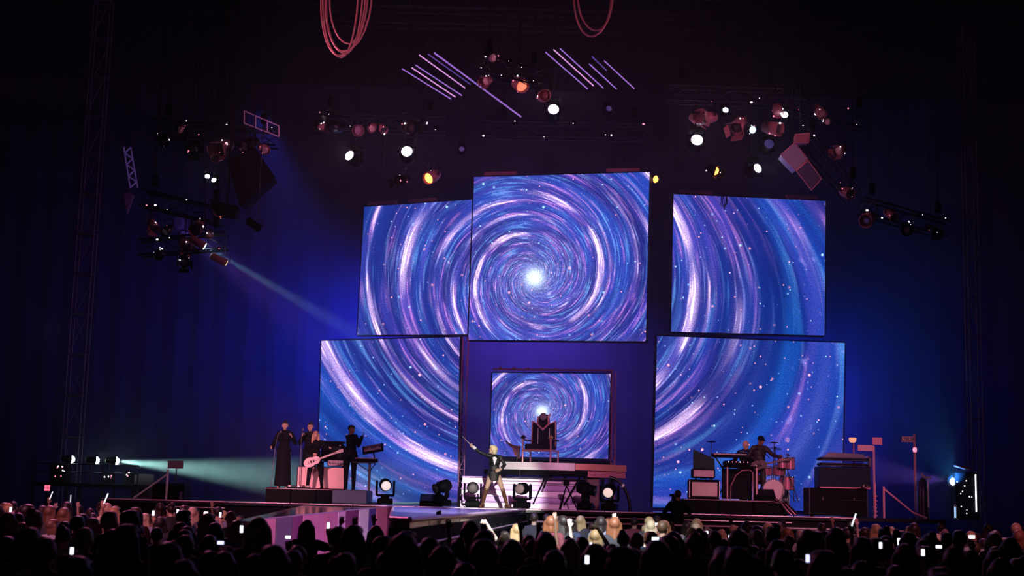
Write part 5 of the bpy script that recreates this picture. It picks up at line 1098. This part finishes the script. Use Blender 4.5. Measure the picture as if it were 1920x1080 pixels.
# speaker boxes
def speaker_box(label, quad, D, dp, face, body, top):
    q = [W(x, y, D) for x, y in quad]; c = sum(q, Vector())/4; t = thing('speaker_box', label, 'speaker', c); v = [p-c for p in q]; b = MB()
    b.add([p+Vector((0, 0, 0)) for p in v]+[p*.92+Vector((0, dp, 0)) for p in v], [(0, 1, 2, 3), (7, 6, 5, 4), (0, 4, 5, 1), (1, 5, 6, 2), (2, 6, 7, 3), (3, 7, 4, 0)]); obj('casing', b, body, t)
    obj('front', MB().add([p*.93+Vector((0, -.012, 0)) for p in v]+[p*.93+Vector((0, .01, 0)) for p in v], [(0, 1, 2, 3), (7, 6, 5, 4), (0, 4, 5, 1), (1, 5, 6, 2), (2, 6, 7, 3), (3, 7, 4, 0)]), face, t)
    for k in range(4 if body is not MATTE else 0): rod('edge_strip', v[k]+Vector((0, -.02, 0)), v[(k+1) % 4]+Vector((0, -.02, 0)), .014, mat('rose_edge', (.6, .3, .35), .4, .3), t)
    rod('hanger', (0, dp/2, 0), (0, dp/2, top-c.z), .02, DMETAL, t); return t
speaker_box('upper grey tilted speaker box on the steeply sloping truss', ((1464, 290), (1490, 268), (1514, 298), (1492, 320)), 36.8, .5, HOODG, HOODG, ROOF)
speaker_box('lower dark tilted speaker box under the grey one', ((1493, 321), (1515, 301), (1540, 335), (1521, 357)), 36.8, .5, mat('navy_front', (.05, .05, .12), .5), BLACK, ROOF)
speaker_box('rose-coloured winged box above the grey tilted speaker', ((1490, 268), (1491, 252), (1517, 250), (1516, 268)), 36.7, .3, HOODM, HOODM, ROOF)
speaker_box('very large black tilted speaker box at the right of the left lighting cluster', ((425, 300), (478, 276), (515, 331), (450, 388)), 36.6, .8, MATTE, MATTE, ROOF)
speaker_box('black box below the very large one in the left lighting cluster', ((392, 372), (446, 386), (440, 408), (405, 402)), 36.7, .5, MATTE, MATTE, ROOF)
# light tubes
T1 = mat('violet_tube', (.5, .3, 1), .4, emit=.45, ecol=(.42, .26, 1)); T2 = mat('rose_tube', (.8, .4, 1), .4, emit=.7, ecol=(.85, .42, .9)); T3 = mat('dim_violet_tube', (.3, .2, .8), .4, emit=.16, ecol=(.3, .22, 1))
LT = [((754, 129), (846, 186), T1, 'left'), ((772, 127), (854, 182), T2, 'left'), ((779, 122), (866, 179), T1, 'left'), ((786, 103), (872, 165), T2, 'left'), ((802, 101), (882, 158), T3, 'left'), ((814, 99), (977, 219), T1, 'left'),
      ((1023, 98), (1102, 167), T1, 'right'), ((1038, 93), (1113, 161), T2, 'right'), ((1050, 91), (1131, 165), T1, 'right'), ((1105, 120), (1156, 167), T1, 'right'), ((1110, 106), (1137, 132), T3, 'right'), ((1133, 114), (1189, 166), T1, 'right')]
ORD = ['leftmost', 'second', 'third', 'fourth', 'fifth', 'rightmost']
for k, (a, b_, m, sd) in enumerate(LT):
    A_, B_ = W(*a, 36.8), W(*b_, 37.6); t = thing('light_tube', '%s of the six thin glowing diagonal tubes in the %s set over the stage' % (ORD[k % 6], sd), 'light tube', A_, group='diagonal light tubes, %s set' % sd)
    rod('tube', (0, 0, 0), B_-A_, .017 if k != 5 else .024, m, t)
    for f in (.08, .92): e = (B_-A_)*f; rod('wire', e, (e.x, e.y, ROOF-A_.z), .004, DMETAL, t, 5)
# cable loops hanging at the top
CP = mat('pink_lit_cable', (.7, .3, .34), .35, .3)
spot('loop_light', (-3.6, 25, 8.5), (-3.4, 30, 13), (1, .35, .45), 480, 40, 1, .1); spot('loop_light', (2, 25, 8.5), (1.8, 30, 13), (1, .3, .45), 130, 40, 1, .1)
def loops(label, defs, D):
    t = thing('cable_loop', label, 'cable', W(*defs[0][0], D))
    for a, bt, b_ in defs:     # left top, bottom, right top in the photograph
        A_, B_, Cc = W(*a, D)-t.location, W(*bt, D)-t.location, W(*b_, D)-t.location; pts = []
        hgt = ((A_+Cc)/2-B_).z; cx = B_.x
        for i in range(25):
            th = math.pi*i/24; x = cx+(A_.x-cx)*math.cos(th) if th < math.pi/2 else cx-(Cc.x-cx)*math.cos(th)
            pts.append((x, random.uniform(-.01, .01), B_.z+hgt*(1-math.sin(th))))
        pts = [(pts[0][0], 0, pts[0][2]+1.8)]+pts+[(pts[-1][0], 0, pts[-1][2]+1.8)]
        obj('cable', MB().tube(pts, .022, 6), CP, t)
    return t
loops('bundle of large hanging cable loops at the top left of centre', [((606, -10), (640, 107), (672, -10)), ((610, 0), (648, 100), (680, -8)), ((618, -10), (655, 82), (686, -10)), ((602, 0), (636, 104), (690, -14)), ((612, -6), (643, 96), (697, -10))], 30.0)
loops('thin pair of hanging cable loops at the top right of centre', [((1076, -10), (1108, 68), (1147, -10)), ((1083, -10), (1118, 57), (1149, -12))], 30.0)
t = thing('roof_truss', 'dark front roof truss over the audience edge that carries the cable loops', 'truss', (0, 30, 14.3))
for yy in (-.2, .2):
    for z in (0, .4): rod('chord', (-14.5, yy, z), (15.5, yy, z), .04, DMETAL, t)
for k in range(20): a = -14.5+1.5*k; rod('brace', (a, -.2, 0 if k % 2 else .4), (a+1.5, -.2, .4 if k % 2 else 0), .02, DMETAL, t, 6)
# cable over the upper right screen and hangers on the screens
p = W(1357, 368.5, 41.5); t = thing('cable_loop', 'small black cable loop hanging over the top edge of the upper right screen', 'cable', (p.x, p.y-.10, p.z))
for k in range(3): obj('cable', MB().tube([(-.03+.02*k, .35, .03), (-.05+.03*k, .05, .05), (-.08+.03*k, 0, -.02), (-.10+.05*k, 0, -.25), (0, 0, -.36-.03*k), (.10-.03*k, 0, -.22), (.07, 0, 0), (.05, .06, .05), (.04, .35, .03)], .012, 6), BLACK, t)
for key, fr, lab in (('c', (.15, .85), 'central'), ('ul', (.15, .5), 'upper left'), ('ur', (.15, .85), 'upper right')):
    tt, base, cor, nrm = SCREENS[key]
    bm = thing('screen_hanger', 'plum hanging bar and chains on top of the %s screen' % lab, 'hanger', (cor[0]+cor[1])/2); v0 = cor[0]-bm.location; v1 = cor[1]-bm.location
    for f in (fr[0], fr[1]):
        e = v0.lerp(v1, f)-nrm*.1; d = (v1-v0).normalized(); obj('hanging_bar', MB().box(e+Vector((0, 0, .09)), (1.0, .14, .14), .02, Matrix.Rotation(math.atan2(d.y, d.x), 3, 'Z')), mat('plum_bar', (.22, .07, .12), .5), bm)
        rod('chain', e+Vector((0, 0, .19)), (e.x, e.y, ROOF-bm.location.z), .014, DMETAL, bm)
# glowing dots painted as glints along the trusses, each on a small box
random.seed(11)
def glint_point(k, P0, P1, lab):
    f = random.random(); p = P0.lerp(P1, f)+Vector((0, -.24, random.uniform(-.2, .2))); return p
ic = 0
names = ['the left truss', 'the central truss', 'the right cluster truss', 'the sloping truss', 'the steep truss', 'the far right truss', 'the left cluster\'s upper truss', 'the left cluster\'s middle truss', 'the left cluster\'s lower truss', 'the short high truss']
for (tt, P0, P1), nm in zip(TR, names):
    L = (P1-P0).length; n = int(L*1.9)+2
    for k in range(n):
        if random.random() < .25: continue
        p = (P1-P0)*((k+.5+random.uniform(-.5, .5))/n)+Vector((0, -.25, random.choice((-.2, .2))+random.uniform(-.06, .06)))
        cb = obj('glint_mount', MB().box((0, 0, 0), (.10, .08, .08), .015), BLACK, tt, p)
        q = random.random(); m = LED_GLINT if q < .7 else LEDP_GLINT; r = random.choice((.008, .011, .016, .024))
        obj('glint_or_lamp', MB().ell((random.uniform(-.04, .04), -.045, random.uniform(-.03, .03)), (r*random.uniform(.7, 1.8), .01, r), None, 8, 5), m, cb)
# ------------------------------------------------------------------ audience
random.seed(21)
SKC = ramp_mat('audience_skin', [(.62, .40, .30), (.5, .3, .22), (.3, .17, .11), (.66, .45, .36), (.15, .08, .05)], .5)
HRC = ramp_mat('audience_hair', [(.02, .012, .01), (.05, .025, .015), (.12, .06, .03), (.01, .01, .01), (.35, .22, .10), (.03, .02, .02), (.5, .4, .25), (.2, .07, .03)], .5, 60)
CLC = ramp_mat('audience_clothes', [(.02, .02, .025), (.05, .05, .07), (.3, .3, .32), (.02, .03, .08), (.12, .02, .03), (.01, .01, .012), (.2, .22, .3), (.03, .03, .03)], .8)
def crowd_pose(kind):
    q = base_pose(kind.get('fem', False)); q['look'] = V3(kind.get('lx', 0), -1, .12)
    a = kind.get('arms')
    def up(k, s, x=.30, z=1.98, y=-.10): q.update({'sh'+k: V3(s*.2, 0, 1.46), 'el'+k: V3(s*(x+.04), -.08, 1.66), 'wr'+k: V3(s*x, y, z), 'hd'+k: V3(-s*.1, -.15, 1), 'hn'+k: V3(0, -1, 0), 'curl'+k: .25})
    if a in ('R', 'both'): up('R', -1)
    if a in ('L', 'both'): up('L', 1, .26, 1.94)
    if a == 'high': up('R', -1, .16, 2.08, -.02)
    if a == 'lean': q.update(shR=V3(-.2, 0, 1.46), elR=V3(-.36, -.1, 1.68), wrR=V3(-.20, -.1, 1.93), hdR=V3(.8, -.1, .35), hnR=V3(0, -1, -.3), curlR=.8)
    if a == 'phone': q.update(elR=V3(-.33, -.16, 1.33), wrR=V3(-.26, -.36, 1.50), hdR=V3(.1, -.1, 1), hnR=V3(0, -1, 0), curlR=.9)
    if a == 'phonehigh': q.update(shR=V3(-.2, 0, 1.45), elR=V3(-.30, -.2, 1.6), wrR=V3(-.20, -.30, 1.84), hdR=V3(.05, -.1, 1), hnR=V3(0, -1, 0), curlR=.9)
    return q
KINDS = {}
def kind(key, hair, **kw):
    q = crowd_pose(kw); v = .013 if not kw.get('arms') else .0085
    KINDS[key] = (q, body_mesh(q, v, .5 if v > .01 else .2, SKC), hair_mesh(q, hair, HRC, .012, .5) if hair else None, None, None, kw)
    b = MB(); top_fn(q, .02, kw.get('sl', 'long'))(b); me = solid('shirt', b, CLC, .014, .5)
    b = MB(); trousers_fn(q)(b); KINDS[key] = (q, KINDS[key][1], KINDS[key][2], me, solid('trousers', b, CLC, .016, .4), kw)
kind('short', 'short'); kind('turned', 'short', lx=.5); kind('cap', 'cap', lx=-.2); kind('bald', None)
kind('long', 'long', fem=True); kind('wavy', 'wavy', fem=True, lx=.3); kind('bob', 'bob', fem=True, lx=-.3); kind('bun', 'bun', fem=True)
kind('armR', 'long', fem=True, arms='R', sl='short'); kind('armL', 'short', arms='L', sl='short'); kind('both', 'bob', fem=True, arms='both', sl='short'); kind('high', 'short', arms='high', sl='short'); kind('lean', 'wavy', fem=True, arms='lean', sl='short')
kind('phone', 'short', arms='phone', sl='short'); kind('phonef', 'long', fem=True, arms='phone', sl='short'); kind('phonehigh', 'bun', fem=True, arms='phonehigh', sl='short')
LOOKS = {'short': 'short-haired person standing with arms down', 'turned': 'short-haired person looking right', 'cap': 'person wearing a cap', 'bald': 'bald person', 'long': 'long-haired person standing with arms down',
         'wavy': 'wavy-haired person', 'bob': 'person with chin-length hair', 'bun': 'person with a hair bun'}
PEOPLE = []
def place(key, x, y, rz, s, label=None, group=None, mats=None):
    q, bm, hm, sm, tm, kw = KINDS[key]
    o = bpy.data.objects.new('person', bm); C.objects.link(o); o.location = (x, y, gz(y)); o.rotation_euler = (0, 0, rz); o.scale = (s,)*3
    if hm: c = bpy.data.objects.new('cap' if key == 'cap' else 'hair', hm); C.objects.link(c); c.parent = o
    for nm, me in (('shirt', sm), ('trousers', tm)): c = bpy.data.objects.new(nm, me); C.objects.link(c); c.parent = o
    if label is None:
        label = 'silhouetted %s, seen from behind in the dense audience' % LOOKS[key]; group = 'audience seen from behind: '+LOOKS[key]
    tag(o, label, 'person', group); PEOPLE.append((x, y)); return o
def free(x, y, r): return all((x-a)**2+(y-b)**2 > r*r for a, b in PEOPLE)
def inrunway(x, y):
    if y > 14.2 and y < 34.7:
        pxx = 960+x/y*F_PX*.99
        if 478 < pxx < 742: return True
    if y < 14.5 or y > 34.6: return False
    f = (34.85-y)/(34.85-15.4); xl = A.x+(Dq.x-A.x)*f; f2 = (34.85-y)/(34.85-15); xr = Bq.x+(Cq.x-Bq.x)*f2
    return xl-.4 < x < xr+.4
# people picked out by light, raised arms or phones (hand placed where the photograph shows it)
def with_hand(key, px, py, D, label, s=1.0, rz=math.pi, point='R', up=.08, fix=True):
    q = KINDS[key][0]; hp = (q['wr'+point]+q['hd'+point].normalized()*up); R = Matrix.Rotation(rz, 3, 'Z'); tgt = W(px, py, D); off = R @ (hp*1.0)
    z0 = tgt.z-off.z*s; y = tgt.y-off.y*s; s2 = (tgt.z-gz(y))/hp.z if fix else s
    s2 = min(max(s2, .86), 1.12); off = R @ (hp*s2); o = place(key, tgt.x-off.x, tgt.y-off.y, rz, s2, label)
    return o, o.matrix_basis @ hp
HANDS = [('high', 397, 952, 29.5, 'audience member raising a red-lit arm below the left end of the lower left screen', 'R'),
 ('lean', 905, 972, 27.5, 'audience member with a bright white bent arm raised just left of the singer\'s feet', 'R'), ('high', 1040, 965, 28.5, 'audience member with a straight bright arm raised below the throne', 'R'),
 ('armR', 1068, 976, 27.0, 'audience member with an open bright hand raised right of the straight arm', 'R'), ('lean', 1112, 980, 25.5, 'audience member with the largest bright bent arm, right of centre', 'R'),
 ('armL', 664, 988, 25.5, 'audience member with a slim lit forearm raised before the runway\'s tinted tiles', 'L'), ('both', 700, 978, 26.0, 'audience member with both lit forearms raised before the runway', 'R'),
 ('lean', 740, 980, 25.0, 'audience member with a pale lit hand by the runway\'s violet floor', 'R'), ('armL', 762, 980, 25.4, 'audience member with a cupped pale hand beside the runway edge', 'L'),
 ('high', 822, 981, 24.5, 'audience member with a lone round pale fist against the runway side', 'R'), ('armR', 840, 998, 22.5, 'audience member with a pale hand low before the runway', 'R'),
 ('both', 975, 1000, 22.5, 'audience member with two big white hands in the middle of the front audience', 'R'), ('armL', 1010, 992, 24, 'audience member with a slanting white forearm right of the two big white hands', 'L'),
 ('armR', 1560, 975, 30, 'audience member with a dark pink hand raised before the road case', 'R'), ('high', 1606, 990, 27, 'audience member holding an arm up below the notice boards', 'R'),
 ('both', 145, 958, 30, 'audience member at the far left with white-lit hands', 'R'), ('armL', 340, 962, 30, 'audience member with a slanted dim arm below the black box', 'L'), ('high', 1152, 978, 30, 'audience member with an arm up right of the throne platform', 'R')]
for key, px, py, D, lab, pt in HANDS: with_hand(key, px, py+(6 if 600 < px < 1200 else 0), D*(.80 if 600 < px < 1200 else 1), lab, point=pt)
PH = [(227, 1009, 14, 'w'), (288, 972, 24, 'w'), (167, 990, 20, 'w'), (415, 1024, 13, 'b'), (454, 996, 17, 'w'), (386, 976, 26, 'w'), (413, 983, 24, 'w'), (333, 975, 27, 'w'), (541, 1012, 15, 'w'), (616, 988, 20, 'w'), (894, 1049, 11, 'w'), (1100, 1058, 10.5, 'w'),
      (1107, 1026, 16, 'w'), (1407, 1057, 10.8, 'r'), (1512, 1055, 11, 'b'), (1370, 1010, 18, 'w'), (1445, 1006, 20, 'w'), (1649, 1028, 14, 'w'), (1728, 1042, 13, 'w'), (1232, 984, 26, 'w'), (1555, 1010, 18, 'w'), (1684, 1019, 18, 'w'), (744, 999, 19, 'w'), (1322, 1000, 22, 'w'), (1228, 1014, 17, 'w'), (86, 1026, 13, 'b'), (20, 978, 24, 'w'), (1758, 1030, 15, 'w'), (1820, 1010, 18, 'w'), (137, 1040, 12, 'w')]
PM = {'w': mat('phone_screen', (1, 1, 1), .3, emit=2.2, ecol=(.85, .88, 1)), 'b': mat('blue_phone_screen', (.6, .6, 1), .3, emit=2.0, ecol=(.6, .62, 1)), 'r': mat('warm_phone_screen', (1, .8, .8), .3, emit=2.6, ecol=(1, .85, .9))}
bodyph = MB().box((0, 0, 0), (.076, .009, .152), .004).mesh('phone_body', BLACK); scr = {k: MB().box((0, -.0055, 0), (.066, .002, .136), .0).mesh('phone_screen', m) for k, m in PM.items()}; lensph = MB().cyl((.02, .005, .055), (.02, .008, .055), .008, n=8).mesh('camera_lens', LENS)
def zone(px, py): return ('near' if py > 1030 else 'middle' if py > 995 else 'far', ['far left', 'left', 'centre left', 'centre', 'centre right', 'right', 'far right'][min(6, int(px/275))])
ZN = {}
for a_ in sorted(PH): ZN.setdefault(zone(a_[0], a_[1]), []).append(a_[:2])
def where(px, py):
    z = zone(px, py); l = ZN[z]; k = l.index((px, py)); nm = {1: [''], 2: ['left one, ', 'right one, '], 3: ['leftmost, ', 'middle one, ', 'rightmost, ']}.get(len(l), ['leftmost, ', 'second from left, ', 'third from left, ', 'rightmost, '])[k]
    return nm, 'in the %s %s of the audience' % z
for k, (px, py, D, c) in enumerate(PH):
    key = random.choice(('phone', 'phonef')) if py > 985 else 'phonehigh'
    w0, wh = where(px, py); o, hp = with_hand(key, px, py+4, D, 'person with a lit phone, %s%s' % (w0, wh), up=.1)
    t = thing('phone', '%s phone screen, %sheld up %s' % ({'w': 'white', 'b': 'bluish', 'r': 'warm-white'}[c], w0, wh), 'phone', hp+Vector((0, -.045, .05)), random.uniform(-.3, .3), group='lit phones in the audience')
    land = random.random() < .5; t.scale = ((.42 if D < 17 else .6),)*3; ry = math.pi/2 if land else 0
    obj('phone_body', bodyph, parent=t, rot=(0, ry, 0)); obj('phone_screen', scr[c], parent=t, rot=(0, ry, 0)); obj('camera_lens', lensph, parent=t, rot=(0, ry, 0))
# glow sticks
for (px, py, D, lab) in ((190, 980, 22, 'pale glow stick held up slanting in the left audience'), (1595, 1006, 18, 'pale glow stick held up slanting in the right audience'), (90, 953, 30, 'thin pale blue glow stick far off at the left')):
    o, hp = with_hand('high', px, py+6, D, 'audience member holding the '+lab.replace('held up ', ''), up=.09)
    t = thing('glow_stick', lab, 'glow stick', hp); obj('tube', MB().cyl((0, 0, -.04), (.07, 0, .16), .009), mat('glow', (.8, 1, 1), .3, emit=1.5, ecol=(.85, .95, 1)), t); obj('cap', MB().cyl((0, 0, -.07), (0, 0, -.04), .011), BLACK, t)
# security / camera operator before the stage
q = base_pose(); q.update(elR=V3(-.3, -.1, 1.2), wrR=V3(-.12, -.28, 1.42), hdR=V3(.1, -.6, .8), elL=V3(.3, -.1, 1.2), wrL=V3(.12, -.28, 1.42), hdL=V3(-.1, -.6, .8), look=V3(.2, -1, 0))
cx = GX(1270, 34.2, 950); o = person('person', 'camera operator in black with a shoulder camera standing before the right half of the stage', q, (cx, 34.15, .72), math.pi, 1.0, SKIND, 'short', HAIRD, [('jacket', top_fn(q), BLK), ('trousers', trousers_fn(q), BLK), ('shoes', shoes_fn(q), BLACK)], .3, .01)
t = thing('camera_platform', 'low dark box under the camera operator before the stage', 'box', (cx, 34.15, 0)); obj('box', MB().box((0, 0, .355), (.8, .6, .71), .02), BLACK, t)
t = thing('video_camera', 'black shoulder video camera held by the camera operator', 'camera', (cx, 34.45, 2.25)); obj('camera_body', MB().box((0, 0, .02), (.16, .36, .17), .02), BLACK, t); obj('lens', MB().lathe([(0, .05), (.16, .06), (.18, .075)], (0, .18, .02), (0, 1, 0), 14), DMETAL, t); obj('viewfinder', MB().box((-.12, -.1, .07), (.1, .1, .06), .01), BLACK, t); obj('red_light', MB().ell((-.04, -.19, .07), (.02, .01, .02), None, 8, 5), LEDP_GLINT, t)
# tall dark figures of the near right and a raised hand at the lower right
o = place('bald', GX(1905, 24, 985), 24, math.pi*.75, 1.13, 'dark-suited figure standing tall at the far right edge with half-lit face')
o, hp = with_hand('high', 1772, 1300, 1.2, 'raised hand in violet light right before the camera, blurred at the lower right corner')
spot('hand_fill', hp+Vector((-.3, -1.2, .9)), hp, (.55, .16, 1), 9, 26, 1, .1)  # violet lamp added for the hand alone, no fixture
# the rest of the audience
base_kinds = ['short']*4+['long']*4+['turned', 'cap', 'wavy', 'wavy', 'bob', 'bob', 'bun', 'bald']
rows = []; y = 9.0
while y < 33.0: rows.append(y); y += .72+.022*y
spots = []
for r, y in enumerate(rows):
    half = .3636*y+.6; x = -half+random.uniform(0, .4); n = 0
    while x < half:
        xx = x+random.uniform(-.12, .12); yy = y+random.uniform(-.2, .2)
        if not inrunway(xx, yy) and free(xx, yy, .46): spots.append((yy, xx, r, n)); PEOPLE.append((xx, yy)); n += 1
        x += .62+.008*y
NIND = 300-46-14
far = spots[NIND:]; ORDW = ['first', 'second', 'third', 'fourth', 'fifth', 'sixth', 'seventh', 'eighth', 'ninth', 'tenth', 'eleventh', 'twelfth', 'thirteenth', 'fourteenth']
for yy, xx, r, n in spots[:NIND]:
    key = random.choice(base_kinds); lab = None
    if r < 4 and n < 14: lab = '%s seen from behind, %s row, %s from the left' % (LOOKS[key].replace(' standing with arms down', ''), ['nearest', 'second nearest', 'third nearest', 'fourth nearest'][r], ORDW[n])
    PEOPLE.pop(); place(key, xx, yy, math.pi+random.uniform(-.45, .45), random.uniform(.92, 1.08), lab)
# the farthest rows, past the three hundred, in one object
FARM = [SKC, HRC, CLC]
FARM = [mat('far_skin', (.55, .36, .28), .5), mat('far_brown_skin', (.25, .14, .1), .5), mat('far_dark_hair', (.03, .018, .012), .5), mat('far_fair_hair', (.4, .28, .14), .5), mat('far_black_shirt', (.02, .02, .025), .8), mat('far_pale_shirt', (.4, .4, .45), .8), mat('far_red_shirt', (.2, .04, .05), .8)]
LOW = {}
def low(me):
    if me.name not in LOW:
        o = bpy.data.objects.new('tmp', me); C.objects.link(o); d = o.modifiers.new('d', 'DECIMATE'); d.ratio = .22
        LOW[me.name] = bpy.data.meshes.new_from_object(o.evaluated_get(bpy.context.evaluated_depsgraph_get())); bpy.data.objects.remove(o)
    return LOW[me.name]
import numpy as np
VV = []; FF = []; MI = []; off = 0
for yy, xx, r, n in far:
    key = random.choice(base_kinds); q, bm, hm, sm, tm, kw = KINDS[key]; s = random.uniform(.92, 1.08); Mx = Matrix.Translation((xx, yy, gz(yy))) @ Matrix.Rotation(math.pi+random.uniform(-.5, .5), 4, 'Z') @ Matrix.Diagonal((s, s, s, 1))
    Mn = np.array(Mx)
    for me, mi in ((bm, random.choice((0, 0, 1))), (hm, random.choice((2, 2, 2, 3))), (sm, random.choice((4, 4, 5, 6)))):
        if me is None: continue
        l = low(me); co = np.empty(len(l.vertices)*3); l.vertices.foreach_get('co', co); co = co.reshape(-1, 3) @ Mn[:3, :3].T + Mn[:3, 3]
        l.calc_loop_triangles(); tr = np.empty(len(l.loop_triangles)*3, dtype=np.int32); l.loop_triangles.foreach_get('vertices', tr)
        VV.append(co); FF.append(tr.reshape(-1, 3)+off); MI += [mi]*(len(tr)//3); off += len(co)
V_ = np.concatenate(VV); F_ = np.concatenate(FF)
me = bpy.data.meshes.new('audience'); me.vertices.add(len(V_)); me.vertices.foreach_set('co', V_.ravel()); me.loops.add(len(F_)*3); me.loops.foreach_set('vertex_index', F_.ravel()); me.polygons.add(len(F_))
me.polygons.foreach_set('loop_start', np.arange(0, len(F_)*3, 3)); me.update(calc_edges=True)
for m in FARM: me.materials.append(m)
me.polygons.foreach_set('material_index', MI); me.polygons.foreach_set('use_smooth', [True]*len(F_)); me.update()
o = bpy.data.objects.new('audience', me); C.objects.link(o); tag(o, 'farthest rows of the packed audience directly in front of the stage', 'audience', kind='stuff')
print('people', len(PEOPLE), 'spots', len(spots), 'far', len(far), 'far tris', len(F_), 'persons', len([x for x in C.objects if x.name.startswith('person')]))
# ------------------------------------------------------------------ haze over the stage
g = MB(); g.box((0.5, 40.35, 8.6), (38, 10.9, 15.6)); hz = obj('haze', g, None) if False else None
me = g.mesh('haze', MATTE); m = bpy.data.materials.new('stage_haze'); m.use_nodes = True; nt = m.node_tree; nt.nodes.remove(nt.nodes['Principled BSDF'])
vs_ = nt.nodes.new('ShaderNodeVolumeScatter'); vs_.inputs['Density'].default_value = .0135; vs_.inputs['Anisotropy'].default_value = .25; vs_.inputs['Color'].default_value = (.9, .92, 1, 1)
nt.links.new(vs_.outputs[0], nt.nodes['Material Output'].inputs['Volume']); me.materials.clear(); me.materials.append(m); m.cycles.homogeneous_volume = True
hz = bpy.data.objects.new('haze', me); C.objects.link(hz); tag(hz, 'thin haze hanging over the whole stage and catching the light beams', 'haze', kind='stuff')
